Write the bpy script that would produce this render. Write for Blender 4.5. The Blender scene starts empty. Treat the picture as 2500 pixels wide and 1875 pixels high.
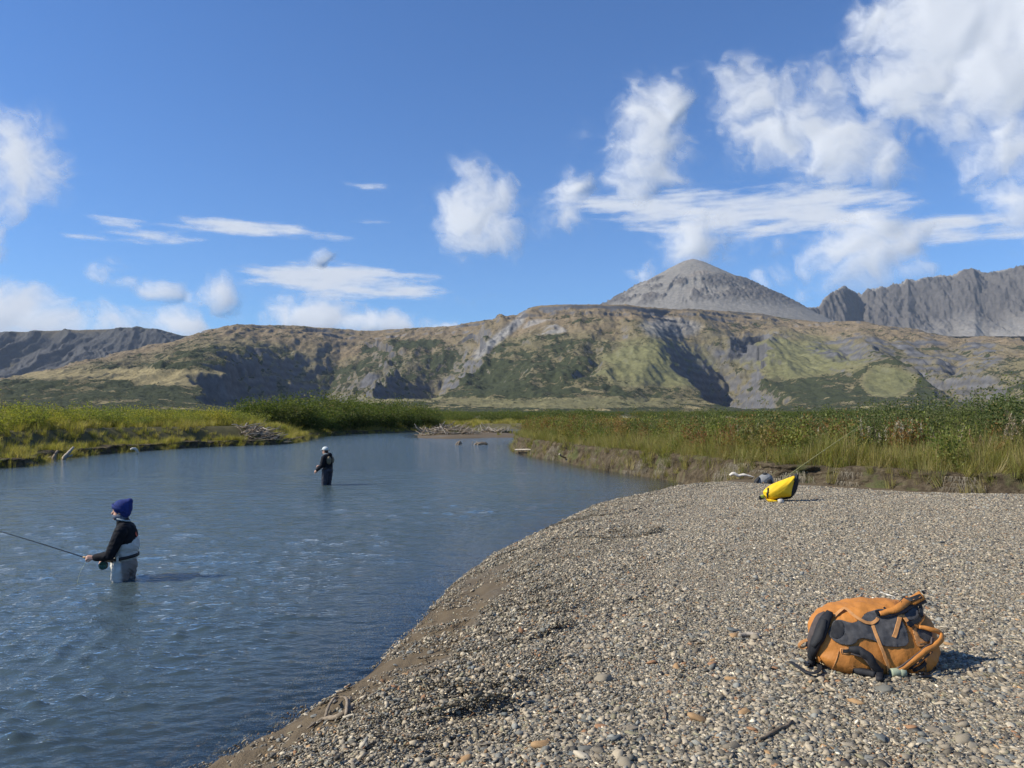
import bpy, bmesh, math, random
import numpy as np
from mathutils import Vector, Matrix, Euler, Quaternion
from mathutils.bvhtree import BVHTree

random.seed(7)
rng = np.random.default_rng(7)
scene = bpy.context.scene
COL = scene.collection
R_ = math.radians

# ------------------------------------------------------------------ camera
F_PX = 1878.0                      # focal length in photo pixels (2500 wide)
CAM_H = 2.3                        # eye height above the river surface
PITCH = math.atan(77.5 / F_PX)
cam_d = bpy.data.cameras.new('camera')
cam = bpy.data.objects.new('camera', cam_d)
COL.objects.link(cam)
cam.location = (0, 0, CAM_H)
cam.rotation_euler = (math.pi / 2 + PITCH, 0, 0)
cam_d.sensor_width = 36.0
cam_d.lens = 36.0 * F_PX / 2500.0
cam_d.clip_start = 0.05
cam_d.clip_end = 150000.0
scene.camera = cam

# ------------------------------------------------------------------ view
scene.view_settings.view_transform = 'Standard'
scene.view_settings.look = 'None'
scene.view_settings.exposure = 0.45
scene.view_settings.gamma = 1.0
scene.cycles.max_bounces = 8
scene.cycles.transparent_max_bounces = 16
scene.cycles.volume_bounces = 0
scene.cycles.use_denoising = True
scene.cycles.caustics_reflective = False
scene.cycles.caustics_refractive = False
scene.cycles.sample_clamp_indirect = 6.0

# ------------------------------------------------------------------ sun + sky
SUN_EL = R_(39.0)
SUN_AZ = R_(-98.0)                 # measured from +Y towards +X: the sun stands to the left
sun_dir = Vector((math.sin(SUN_AZ) * math.cos(SUN_EL), math.cos(SUN_AZ) * math.cos(SUN_EL), math.sin(SUN_EL)))
sd = bpy.data.lights.new('sun', 'SUN')
sd.energy = 4.9
sd.angle = R_(0.53)
sd.color = (1.0, 0.93, 0.80)
sun = bpy.data.objects.new('sun', sd)
COL.objects.link(sun)
sun.rotation_euler = (-sun_dir).to_track_quat('-Z', 'Y').to_euler()


def pix_dir(px, py):
    """unit world direction of a photo pixel (2500x1875)"""
    cx, cy = (px - 1250.0) / F_PX, (937.5 - py) / F_PX
    c, s = math.cos(PITCH), math.sin(PITCH)
    v = Vector((cx, c - s * cy, s + c * cy))
    return v.normalized()


def on_z(px, py, z=0.0):
    d = pix_dir(px, py)
    t = (z - CAM_H) / d.z
    return Vector((d.x * t, d.y * t, z))


def azel(px, py):
    d = pix_dir(px, py)
    return math.atan2(d.x, d.y), math.asin(d.z)


# ---- node helpers
class NT:
    def __init__(self, tree):
        self.t = tree

    def n(self, kind, **kw):
        nd = self.t.nodes.new(kind)
        for k, v in kw.items():
            setattr(nd, k, v)
        return nd

    def link(self, a, b):
        self.t.links.new(a, b)

    def put(self, sock, v):
        if isinstance(v, bpy.types.NodeSocket):
            self.t.links.new(v, sock)
        else:
            sock.default_value = v

    def math(self, op, a, b=None, c=None, clamp=False):
        nd = self.n('ShaderNodeMath', operation=op)
        nd.use_clamp = clamp
        self.put(nd.inputs[0], a)
        if b is not None:
            self.put(nd.inputs[1], b)
        if c is not None:
            self.put(nd.inputs[2], c)
        return nd.outputs[0]

    def vmath(self, op, a, b=None, scale=None):
        nd = self.n('ShaderNodeVectorMath', operation=op)
        self.put(nd.inputs[0], a)
        if b is not None:
            self.put(nd.inputs[1], b)
        if scale is not None:
            self.put(nd.inputs['Scale'], scale)
        return nd.outputs['Value'] if op in ('LENGTH', 'DOT_PRODUCT', 'DISTANCE') else nd.outputs[0]

    def noise(self, vec, scale, detail=4.0, rough=0.5, out='Fac', lac=2.0, dist=0.0):
        nd = self.n('ShaderNodeTexNoise')
        if vec is not None:
            self.link(vec, nd.inputs['Vector'])
        nd.inputs['Scale'].default_value = scale
        nd.inputs['Detail'].default_value = detail
        nd.inputs['Roughness'].default_value = rough
        nd.inputs['Lacunarity'].default_value = lac
        nd.inputs['Distortion'].default_value = dist
        return nd.outputs[out]

    def voronoi(self, vec, scale, feature='F1', out='Distance', rand=1.0):
        nd = self.n('ShaderNodeTexVoronoi', feature=feature)
        if vec is not None:
            self.link(vec, nd.inputs['Vector'])
        nd.inputs['Scale'].default_value = scale
        nd.inputs['Randomness'].default_value = rand
        return nd.outputs[out]

    def ramp(self, fac, stops, interp='LINEAR'):
        nd = self.n('ShaderNodeValToRGB')
        self.put(nd.inputs[0], fac)
        cr = nd.color_ramp
        cr.interpolation = interp
        while len(cr.elements) > 1:
            cr.elements.remove(cr.elements[-1])
        cr.elements[0].position = stops[0][0]
        cr.elements[0].color = (*stops[0][1], 1)
        for p, c in stops[1:]:
            e = cr.elements.new(p)
            e.color = (*c, 1)
        return nd.outputs[0]

    def mix(self, fac, a, b, blend='MIX'):
        nd = self.n('ShaderNodeMix', data_type='RGBA', blend_type=blend)
        self.put(nd.inputs[0], fac)
        for i, v in ((6, a), (7, b)):
            if isinstance(v, tuple) and len(v) == 3:
                v = (*v, 1)
            self.put(nd.inputs[i], v)
        return nd.outputs[2]

    def smooth(self, v, lo, hi, a=0.0, b=1.0):
        nd = self.n('ShaderNodeMapRange', interpolation_type='SMOOTHSTEP')
        self.put(nd.inputs[0], v)
        self.put(nd.inputs[1], lo)
        self.put(nd.inputs[2], hi)
        self.put(nd.inputs[3], a)
        self.put(nd.inputs[4], b)
        return nd.outputs[0]


# ------------------------------------------------------------------ world: Nishita sky with procedural clouds
world = bpy.data.worlds.new('World')
scene.world = world
world.use_nodes = True
wt = world.node_tree
wt.nodes.clear()
W = NT(wt)
sky = W.n('ShaderNodeTexSky', sky_type='NISHITA')
sky.sun_disc = False
sky.sun_elevation = SUN_EL
sky.sun_rotation = SUN_AZ
sky.altitude = 0.0
sky.air_density = 1.0
sky.dust_density = 0.0
sky.ozone_density = 4.0
SKY_TINT = (0.60, 0.89, 1.24)
SKY_STRENGTH = 0.088

skyc = W.mix(1.0, sky.outputs[0], SKY_TINT, 'MULTIPLY')
bg = W.n('ShaderNodeBackground'); W.link(skyc, bg.inputs[0]); bg.inputs[1].default_value = SKY_STRENGTH
wo = W.n('ShaderNodeOutputWorld'); W.link(bg.outputs[0], wo.inputs[0])


# ------------------------------------------------------------------ general helpers
def tag(o, label=None, cat=None, group=None, kind=None):
    if label: o['label'] = label
    if cat: o['category'] = cat
    if group: o['group'] = group
    if kind: o['kind'] = kind
    return o


def empty(name, loc=(0, 0, 0), rz=0.0):
    o = bpy.data.objects.new(name, None)
    o.empty_display_size = 0.2
    COL.objects.link(o)
    o.location = loc
    o.rotation_euler = (0, 0, rz)
    return o


def link_mesh(name, me, mat=None, parent=None):
    o = bpy.data.objects.new(name, me)
    COL.objects.link(o)
    if mat is not None and not me.materials:
        me.materials.append(mat)
    if parent is not None:
        o.parent = parent
    return o


def np_mesh(name, verts, faces, smooth=True):
    """verts (n,3); faces (m,3|4) ndarray -> mesh"""
    me = bpy.data.meshes.new(name)
    verts = np.asarray(verts, dtype=np.float32)
    faces = np.asarray(faces, dtype=np.int32)
    k = faces.shape[1]
    me.vertices.add(len(verts))
    me.vertices.foreach_set('co', verts.ravel())
    me.loops.add(len(faces) * k)
    me.loops.foreach_set('vertex_index', faces.ravel())
    me.polygons.add(len(faces))
    me.polygons.foreach_set('loop_start', np.arange(len(faces), dtype=np.int32) * k)
    if smooth:
        me.polygons.foreach_set('use_smooth', np.ones(len(faces), dtype=bool))
    me.update(calc_edges=True)
    return me


def set_attr(me, name, data, typ='FLOAT', dom='POINT'):
    a = me.attributes.new(name, typ, dom)
    data = np.asarray(data, dtype=np.float32)
    if typ == 'FLOAT':
        a.data.foreach_set('value', data.ravel())
    elif typ == 'FLOAT_COLOR':
        if data.shape[1] == 3:
            data = np.concatenate([data, np.ones((len(data), 1), np.float32)], 1)
        a.data.foreach_set('color', data.ravel())
    elif typ == 'FLOAT_VECTOR':
        a.data.foreach_set('vector', data.ravel())


def grid_faces(nr, nc, wrap=False):
    r = np.arange(nr - 1)[:, None]
    c = np.arange(nc if wrap else nc - 1)[None, :]
    a = r * nc + c
    b = r * nc + (c + 1) % nc
    d = (r + 1) * nc + c
    e = (r + 1) * nc + (c + 1) % nc
    return np.stack([a, b, e, d], -1).reshape(-1, 4)


# ---- gradient noise
_perm = np.random.default_rng(11).permutation(4096).astype(np.int64)
_ang = np.random.default_rng(12).random(4096) * 2 * np.pi
_gx, _gy = np.cos(_ang), np.sin(_ang)


def pn(x, y, seed=0):
    x = np.asarray(x, float); y = np.asarray(y, float)
    xi = np.floor(x).astype(np.int64); yi = np.floor(y).astype(np.int64)
    xf = x - xi; yf = y - yi
    u = xf * xf * xf * (xf * (xf * 6 - 15) + 10); v = yf * yf * yf * (yf * (yf * 6 - 15) + 10)

    def g(ix, iy, fx, fy):
        h = _perm[(_perm[(ix + seed * 131) & 4095] + iy) & 4095]
        return _gx[h] * fx + _gy[h] * fy
    a = g(xi, yi, xf, yf); b = g(xi + 1, yi, xf - 1, yf)
    c = g(xi, yi + 1, xf, yf - 1); d = g(xi + 1, yi + 1, xf - 1, yf - 1)
    return 1.4 * ((a + (b - a) * u) + ((c + (d - c) * u) - (a + (b - a) * u)) * v)


def fbm(x, y, oct=5, seed=0, gain=0.5, lac=2.03):
    s = 0.0; a = 1.0; n = 0.0
    for i in range(oct):
        s = s + a * pn(x, y, seed + i); n += a
        x = x * lac + 17.3; y = y * lac - 9.1; a *= gain
    return s / n


def ridged(x, y, oct=5, seed=0, gain=0.5, lac=2.05):
    s = 0.0; a = 1.0; n = 0.0
    for i in range(oct):
        s = s + a * (1.0 - 2.0 * np.abs(pn(x, y, seed + i))); n += a
        x = x * lac + 7.7; y = y * lac + 3.1; a *= gain
    return s / n


def sstep(a, b, x):
    t = np.clip((np.asarray(x, float) - a) / (b - a), 0, 1)
    return t * t * (3 - 2 * t)


def seg_dist(x, y, pts):
    """distance to an open polyline and arc parameter of the nearest point"""
    x = np.asarray(x, float); y = np.asarray(y, float)
    best = np.full(x.shape, 1e18); par = np.zeros(x.shape); L = 0.0
    for (ax, ay), (bx, by) in zip(pts[:-1], pts[1:]):
        dx, dy = bx - ax, by - ay
        ll = dx * dx + dy * dy
        t = np.clip(((x - ax) * dx + (y - ay) * dy) / ll, 0, 1)
        d2 = (x - ax - t * dx) ** 2 + (y - ay - t * dy) ** 2
        m = d2 < best
        best = np.where(m, d2, best); par = np.where(m, L + t * math.sqrt(ll), par)
        L += math.sqrt(ll)
    return np.sqrt(best), par


def inside(x, y, poly):
    x = np.asarray(x, float); y = np.asarray(y, float)
    r = np.zeros(x.shape, bool)
    n = len(poly)
    for i in range(n):
        x1, y1 = poly[i]; x2, y2 = poly[(i + 1) % n]
        if y1 == y2:
            continue
        c = ((y1 > y) != (y2 > y)) & (x < (x2 - x1) * (y - y1) / (y2 - y1) + x1)
        r ^= c
    return r


def catmull(pts, per=8):
    out = []
    P = [np.array(p, float) for p in pts]
    P = [2 * P[0] - P[1]] + P + [2 * P[-1] - P[-2]]
    for i in range(1, len(P) - 2):
        for k in range(per):
            t = k / per
            out.append(0.5 * (2 * P[i] + (P[i + 1] - P[i - 1]) * t + (2 * P[i - 1] - 5 * P[i] + 4 * P[i + 1] - P[i + 2]) * t * t
                              + (-P[i - 1] + 3 * P[i] - 3 * P[i + 1] + P[i + 2]) * t ** 3))
    out.append(P[-2])
    return np.array(out)


# ---- materials
def new_mat(name):
    m = bpy.data.materials.new(name)
    m.use_nodes = True
    m.node_tree.nodes.clear()
    T = NT(m.node_tree)
    out = T.n('ShaderNodeOutputMaterial')
    return m, T, out


def bump(T, height, strength=0.4, dist=0.01, normal=None):
    b = T.n('ShaderNodeBump')
    b.inputs['Strength'].default_value = strength
    b.inputs['Distance'].default_value = dist
    T.link(height, b.inputs['Height'])
    if normal is not None:
        T.link(normal, b.inputs['Normal'])
    return b.outputs[0]


def simple_mat(name, col, rough=0.7, noise_scale=None, var=0.25, bump_s=None, bump_d=0.003, metal=0.0, spec=0.4, sheen=0.0):
    """principled material whose colour and relief vary a little"""
    m, T, out = new_mat(name)
    p = T.n('ShaderNodeBsdfPrincipled')
    p.inputs['Roughness'].default_value = rough
    p.inputs['Metallic'].default_value = metal
    p.inputs['Specular IOR Level'].default_value = spec
    if sheen:
        p.inputs['Sheen Weight'].default_value = sheen
    T.link(p.outputs[0], out.inputs[0])
    t = T.n('ShaderNodeTexCoord')
    if noise_scale:
        nz = T.noise(t.outputs['Object'], noise_scale, 5.0, 0.6)
        f = T.smooth(nz, 0.3, 0.7)
        dark = tuple(c * (1 - var) for c in col)
        lite = tuple(min(1, c * (1 + var)) for c in col)
        T.link(T.mix(f, dark, lite), p.inputs['Base Color'])
    else:
        p.inputs['Base Color'].default_value = (*col, 1)
    if bump_s:
        h = T.noise(t.outputs['Object'], bump_s, 4.0, 0.6)
        T.link(bump(T, h, 0.6, bump_d), p.inputs['Normal'])
    return m

# ================================================================== clouds: relief shells of vapour far behind the mountains, lit by the sun
# cumulus: (px, py, rx, ry, weight) in photo pixels, turned into sky directions
CUMULUS = [
    (40, 400, 115, 120, 1.0), (-60, 410, 120, 110, 1.0), (95, 420, 70, 60, .75),
    (-30, 600, 60, 60, .8),
    (-40, 760, 190, 80, 1.1), (110, 790, 160, 60, 1.0), (250, 800, 130, 50, .85), (330, 790, 90, 40, .55),
    (265, 655, 70, 45, .62), (320, 690, 60, 30, .5), (400, 708, 65, 34, .78), (530, 726, 60, 46, 1.0),
    (450, 800, 90, 46, .95), (770, 775, 120, 52, 1.05), (900, 790, 200, 34, .95), (1060, 800, 160, 24, .7),
    (790, 622, 34, 26, .8), (1200, 730, 240, 26, .34),
    (1170, 520, 110, 100, 1.0), (1150, 450, 60, 60, .72), (1220, 555, 75, 60, .85), (1130, 560, 60, 60, .75),
    (1400, 500, 72, 80, .74), (1360, 540, 70, 50, .6), (1410, 450, 46, 48, .8), (1440, 560, 46, 40, .5),
    (1580, 330, 92, 130, 1.0), (1640, 250, 66, 66, .95), (1560, 400, 76, 80, .9), (1650, 380, 90, 60, .62), (1600, 430, 130, 50, .6),
    (1425, 320, 70, 60, .30),
    (1770, 190, 90, 55, .62), (1840, 250, 130, 80, .80), (1930, 310, 190, 95, .86), (2060, 360, 170, 90, .92), (2000, 220, 140, 90, .62),
    (2180, 370, 80, 60, .7), (2150, 420, 110, 50, .6),
    (2330, 60, 260, 150, 1.15), (2250, 190, 230, 110, 1.0), (2450, 170, 200, 150, 1.15), (2520, 30, 200, 160, 1.2),
    (2480, 340, 140, 110, .85), (2520, 480, 130, 110, .85), (2440, 420, 120, 70, .65), (2430, 540, 150, 30, .6),
    (1690, 590, 85, 80, 1.0), (1640, 640, 110, 50, .5), (1585, 668, 70, 48, .6), (1700, 630, 90, 30, .6),
    (1860, 600, 110, 44, .50), (1960, 580, 90, 40, .35),
    (2120, 610, 150, 90, 1.0), (2150, 560, 90, 70, .95), (2060, 640, 120, 66, .85), (2220, 660, 110, 40, .7),
    (1900, 690, 90, 44, .55), (1960, 720, 60, 44, .42), (2040, 690, 110, 40, .4),
]
STREAKS = [
    (300, 541, 75, 16, .7), (230, 575, 60, 12, .55), (400, 582, 150, 18, .62), (560, 552, 150, 20, .95), (730, 566, 140, 17, .75), (640, 560, 160, 14, .6),
    (890, 457, 80, 16, .40), (780, 486, 70, 9, .25), (720, 508, 50, 9, .25), (905, 540, 80, 10, .35), (1050, 470, 70, 14, .28),
    (800, 680, 170, 32, 1.15), (900, 700, 160, 32, 1.0), (700, 662, 90, 16, .7),
    (1580, 500, 180, 32, .95), (1760, 520, 240, 50, .95), (1930, 500, 260, 45, .95), (1980, 530, 220, 45, .9), (1850, 470, 160, 24, .4), (1500, 490, 90, 20, .6),
    (2320, 562, 170, 34, .95), (2440, 560, 130, 30, .7), (1740, 450, 120, 12, .3),
]



def blob_acc(A, E, blobs):
    acc = np.zeros_like(A)
    for (px, py, rx, ry, wgt) in blobs:
        a, e = azel(px, py)
        ca = math.cos(a)
        q = ((A - a) * F_PX / (rx * ca * ca) * .84) ** 2 + ((E - e) * F_PX / (ry * ca) * .84) ** 2
        b = wgt * np.exp(-q)
        k = .12
        hh = np.clip(.5 + .5 * (b - acc) / k, 0, 1)
        acc = acc * (1 - hh) + b * hh + k * hh * (1 - hh) * (acc > .02) * (b > .02)
    return acc


CLOUD_N = Vector((-.30, -.85, .43)).normalized()     # the cloud field faces the viewer, up and a little to the sun


def cloud_mesh(name, A, E, r, alpha, nr, nc, wrap=False):
    V = np.stack([r * np.sin(A) * np.cos(E), r * np.cos(A) * np.cos(E), r * np.sin(E)], 1)
    F = grid_faces(nr, nc, wrap)
    F = F[(alpha[F] > .004).any(1)]
    used = np.unique(F); remap = np.zeros(len(A), np.int64); remap[used] = np.arange(len(used))
    me = np_mesh(name, V[used], remap[F][:, ::-1])
    set_attr(me, 'alpha', alpha[used])
    return me


def plane_dist(A, E, R):
    nd = CLOUD_N.x * np.sin(A) * np.cos(E) + CLOUD_N.y * np.cos(A) * np.cos(E) + CLOUD_N.z * np.sin(E)
    return CLOUD_N.y * R / np.minimum(nd, -.12)


def cumulus_sheet(R):
    av, ev = np.linspace(-.74, .74, 640), np.linspace(.03, .56, 290)
    E, A = np.meshgrid(ev, av, indexing='ij')
    nr, nc = A.shape
    E, A = E.ravel(), A.ravel()
    wa = fbm(A * 14, E * 14, 4, 101, .5) * .017; we = fbm(A * 14, E * 14, 4, 111, .5) * .017
    acc = blob_acc(A + wa, E + we, CUMULUS)
    nz = fbm(A * 22 + wa * 60, E * 26 + we * 60, 6, 121, .56)
    d = acc + nz * .60 * sstep(.02, .45, acc)
    alpha = .96 * sstep(.02, 1.15, d) ** 1.2
    w1 = fbm(A * 14, E * 14, 2, 101, .4) * .024; w2 = fbm(A * 14, E * 14, 2, 111, .4) * .024
    acs = blob_acc(A, E, CUMULUS)
    body = np.clip(acs + fbm(A * 22 + w1 * 60, E * 26 + w2 * 60, 1, 121, .4) * .10 * sstep(.02, .45, acs), 0, 1.4)
    bulge = CL_BULGE * body * sstep(0, .6, body) + CL_LUMP * fbm(A * 45, E * 48, 3, 141, .45) * alpha
    return cloud_mesh('cumulus_clouds', A, E, plane_dist(A, E, R) * (1 - bulge), alpha, nr, nc)


def streak_sheet(R):
    av, ev = np.linspace(-.72, .72, 560), np.linspace(.10, .36, 200)
    E, A = np.meshgrid(ev, av, indexing='ij')
    nr, nc = A.shape
    E, A = E.ravel(), A.ravel()
    wa = fbm(A * 9, E * 40, 4, 201, .55) * .03; we = fbm(A * 9, E * 40, 4, 211, .55) * .006
    acc = blob_acc(A + wa, E + we, STREAKS)
    nz = fbm(A * 14 + 3, E * 80, 6, 221, .55)
    alpha = sstep(.10, 1.1, acc + nz * .75 * sstep(.02, .45, acc)) * .92
    return cloud_mesh('streak_clouds', A, E, plane_dist(A, E, R), alpha, nr, nc)


def around_sheet(R):
    """the same broken cumulus over the rest of the sky, clear about the sun"""
    av, ev = np.linspace(0, 2 * math.pi, 361)[:-1], np.linspace(.04, 1.5, 150)
    E, A = np.meshgrid(ev, av, indexing='ij')
    nr, nc = A.shape
    E, A = E.ravel(), A.ravel()
    dx, dy, dz = np.sin(A) * np.cos(E), np.cos(A) * np.cos(E), np.sin(E)
    AA = np.abs((A + math.pi) % (2 * math.pi) - math.pi)
    m = np.maximum(sstep(1.1, 1.35, AA), sstep(.85, 1.0, E)) * sstep(.75, .45, dx * sun_dir.x + dy * sun_dir.y + dz * sun_dir.z)
    g = lambda o: np.clip((fbm(dx * 3.1 + dz * 2.0 + 5, dy * 3.1 - dz * 1.3, o, 131, .5) - .05) * 3.2, 0, 1.2) * m
    return cloud_mesh('cumulus_clouds', A, E, R * (1 - .03 * g(2)), sstep(.1, .95, g(6)), nr, nc, True)


CL_BULGE, CL_LUMP = .024, .0
mc, T, out = new_mat('cloud')
ob = T.n('ShaderNodeTexCoord').outputs['Object']
at = T.n('ShaderNodeAttribute'); at.attribute_name = 'alpha'
fine = T.noise(T.vmath('SCALE', ob, scale=1 / 500.0), 1.0, 6.0, .62)
al = T.math('MULTIPLY_ADD', T.math('SUBTRACT', fine, .5), .30, at.outputs['Fac'])
edge = T.smooth(at.outputs['Fac'], 0.0, .35)
al = T.math('MULTIPLY', T.smooth(al, 0.0, 1.0), edge)
df = T.n('ShaderNodeBsdfDiffuse'); df.inputs[0].default_value = (.86, .87, .88, 1)
tl = T.n('ShaderNodeBsdfTranslucent'); tl.inputs[0].default_value = (.80, .83, .88, 1)
ms = T.n('ShaderNodeMixShader'); ms.inputs[0].default_value = .45
T.link(df.outputs[0], ms.inputs[1]); T.link(tl.outputs[0], ms.inputs[2])
tr = T.n('ShaderNodeBsdfTransparent')
ms2 = T.n('ShaderNodeMixShader'); T.link(al, ms2.inputs[0]); T.link(tr.outputs[0], ms2.inputs[1]); T.link(ms.outputs[0], ms2.inputs[2])
T.link(ms2.outputs[0], out.inputs[0])
for nm, cme, lab in (('cumulus_clouds', cumulus_sheet(12500.0), 'white and grey cumulus clouds drifting over the blue sky'),
                     ('streak_clouds', streak_sheet(24000.0), 'thin white streaks of high cloud behind the cumulus'),
                     ('cumulus_clouds', around_sheet(16000.0), 'broken cumulus over the rest of the sky')):
    tag(link_mesh(nm, cme, mc), lab, 'clouds', kind='stuff')

# ================================================================== near terrain: plan of the river
SHORE = [(-60, -70), (-20, -30), (-9, -8), (-5, -1), (-3.6, 1.8), (-2.6, 3.6)] + \
    [tuple(on_z(px, py))[:2] for px, py in ((600, 1850), (735, 1765), (870, 1682), (940, 1610), (1026, 1522), (1095, 1440), (1177, 1378),
                                            (1225, 1354), (1285, 1330), (1329, 1303), (1380, 1283), (1475, 1261), (1538, 1236), (1601, 1210), (1650, 1190))] + [(6.3, 26.3)]
SHORE = [tuple(p) for p in catmull(SHORE, 5)]
R_FOOT = [(90, -8), (40, 5), (20, 13.5), (15, 16), (11.9, 17.8), (10.5, 18.9), (9.2, 20.4), (7.6, 21.9), (6.6, 24), (6.1, 26.3), (5.4, 28.8), (3.7, 34.6),
          (2.2, 41), (.64, 48), (.25, 54), (1.0, 62), (6, 78), (20, 92), (60, 105), (400, 130)]
R_FOOT = [tuple(p) for p in catmull(R_FOOT, 5)]
L_FOOT = [(-120, 10), (-60, 22), (-35, 29)] + [tuple(on_z(px, py))[:2] for px, py in
          ((0, 1141), (100, 1123), (250, 1107), (400, 1096), (530, 1089), (690, 1083), (745, 1073))] + \
    [tuple(on_z(px, py))[:2] for px, py in ((765, 1066), (830, 1060), (900, 1058), (1000, 1055), (1060, 1053), (1130, 1051), (1200, 1049))] + \
    [(10, 134), (60, 142), (400, 165)]
L_FOOT = [tuple(p) for p in catmull(L_FOOT, 5)]
M_BAR = [tuple(on_z(px, py))[:2] for px, py in ((1020, 1069), (1100, 1071), (1180, 1069), (1285, 1067), (1300, 1060), (1250, 1057), (1150, 1054.5), (1060, 1057), (1022, 1063))]
M_BAR = [tuple(p) for p in catmull(M_BAR + [M_BAR[0]], 4)][:-1]
G_POLY = SHORE + [p for p in R_FOOT[::-1] if p[1] < 26.2] + [(90, -70)]
R_POLY = R_FOOT + [(400, -8)]
L_POLY = L_FOOT + [(3000, 165), (3000, 4000), (-3000, 4000), (-3000, 10)]
PITS = [(on_z(1105, 1695, .72), .13, .09), (on_z(1275, 1505, .62), .13, .08), (on_z(1305, 1465, .6), .10, .05), (on_z(1510, 1330, .6), .2, .06),
        (on_z(1400, 1290, .4), .25, .07), (on_z(1180, 1650, .7), .12, .05), (on_z(1060, 1780, .65), .12, .06), (on_z(1230, 1560, .6), .15, .05)]


def ground_parts(x, y):
    x = np.asarray(x, float); y = np.asarray(y, float)
    inG, inR, inL, inM = inside(x, y, G_POLY), inside(x, y, R_POLY), inside(x, y, L_POLY), inside(x, y, M_BAR)
    dS, _ = seg_dist(x, y, SHORE)
    dR, _ = seg_dist(x, y, R_FOOT)
    dL, _ = seg_dist(x, y, L_FOOT)
    dM, _ = seg_dist(x, y, M_BAR + [M_BAR[0]])
    return inG, inR, inL, inM, dS, dR, dL, dM


def ground_z(x, y, full=False):
    x = np.asarray(x, float); y = np.asarray(y, float)
    inG, inR, inL, inM, dS, dR, dL, dM = ground_parts(x, y)
    n1 = fbm(x * .35, y * .35, 4, 3); n2 = fbm(x * 1.7, y * 1.7, 4, 9); n3 = fbm(x * 6, y * 6, 3, 21)
    # bed
    dsh = np.minimum(np.minimum(dS, dR), np.minimum(dL, dM))
    bed = -0.03 - 1.05 * (1 - np.exp(-dsh * 0.24)) + 0.05 * n2 * sstep(0, 1.5, dsh)
    # gravel bar
    mud = sstep(1.35, 0.75, dS + 0.45 * n2 + .2 * n1) * sstep(11.5, 8.0, y) * sstep(-3, 1, y)
    slope_w = 2.1 + 0.5 * n1
    s = dS / slope_w
    zg = 0.74 * (1 - np.exp(-1.9 * s - 0.9 * s * s)) + 0.02 * np.clip(dS, 0, 8)
    zg = zg - 0.10 * mud * sstep(0.25, 0.9, dS) + 0.05 * sstep(0.0, 0.10, dS) * mud
    zg += (0.035 * n1 + 0.028 * n2 * sstep(3.5, 1.0, dS) + 0.008 * n2 + (0.012 + .03 * mud) * n3 * sstep(3, 1.2, dS)) * sstep(0, .4, dS)
    strip = sstep(5.6, 1.2, dR + 0.4 * n1)
    zg = zg * (1 - strip) + strip * np.minimum(zg, (0.46 + 0.03 * n2) * sstep(0, 2.5, dS))
    for p, rr, dd in PITS:
        q = ((x - p.x) ** 2 + (y - p.y) ** 2) / (rr * rr)
        zg = zg - dd * .7 * np.exp(-q) + dd * .25 * np.exp(-(np.sqrt(q) - 1.6) ** 2 * 4)
    # right meadow
    zr = 0.30 + (0.62 + 0.06 * n1) * sstep(0.0, 0.9, dR + .15 * n2) + 0.10 * n1 * sstep(1, 4, dR) + 0.03 * np.clip(dR - 3, 0, 12)
    zr = np.where(dS > 0, zr, zr)
    # left meadow and the plain behind
    dist = np.hypot(x, y)
    near = sstep(95, 60, y)
    zl = (0.12 + .25 * sstep(0, 1.6, dL)) + (0.55 + .55 * near) * sstep(1.0 + .8 * n1, 3.2 + .8 * n1, dL) + 0.14 * n1 * sstep(2, 6, dL) + .05 * n2
    zl = zl + 0.004 * np.clip(dist - 170, 0, 1e9) - .02 * np.clip(dist - 520, 0, 1e9)
    zm = 0.02 + 0.30 * (1 - np.exp(-dM / 2.5)) + 0.05 * n1
    z = bed
    z = np.where(inM, zm, z)
    z = np.where(inG, np.maximum(zg, -0.02), z)
    z = np.where(inL, zl, z)
    z = np.where(inR, zr, z)
    if full:
        return z, dict(inG=inG, inR=inR, inL=inL, inM=inM, dS=dS, dR=dR, dL=dL, dM=dM, mud=mud, strip=strip, n1=n1, n2=n2, dsh=dsh)
    return z


def gz(x, y):
    return float(ground_z(np.array([x]), np.array([y]))[0])


def on_ground(px, py, z0=0.8):
    """walk the pixel's ray to the terrain, coarsely and then finely"""
    d = pix_dir(px, py)
    lo, hi = 1.5, 160.0
    for n in (260, 40):
        ts = np.geomspace(lo, hi, n)
        xs, ys, zs = d.x * ts, d.y * ts, CAM_H + d.z * ts
        h = ground_z(xs, ys)
        k = max(1, int(np.argmax(zs <= h)))
        lo, hi = ts[k - 1], ts[k]
    return Vector((xs[k], ys[k], h[k]))


def polar_grid(r0, r1, nr, half_deg, nc_in, nc_out, r=None):
    a_in = np.linspace(-R_(half_deg), R_(half_deg), nc_in)
    if nc_out:
        a_out = np.linspace(R_(half_deg), 2 * math.pi - R_(half_deg), nc_out + 2)[1:-1]
        a = np.concatenate([a_in, a_out])
    else:
        a = a_in
    r = np.geomspace(r0, r1, nr) if r is None else r
    rr, aa = np.meshgrid(r, a, indexing='ij')
    return rr * np.sin(aa), rr * np.cos(aa), len(a)


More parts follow.
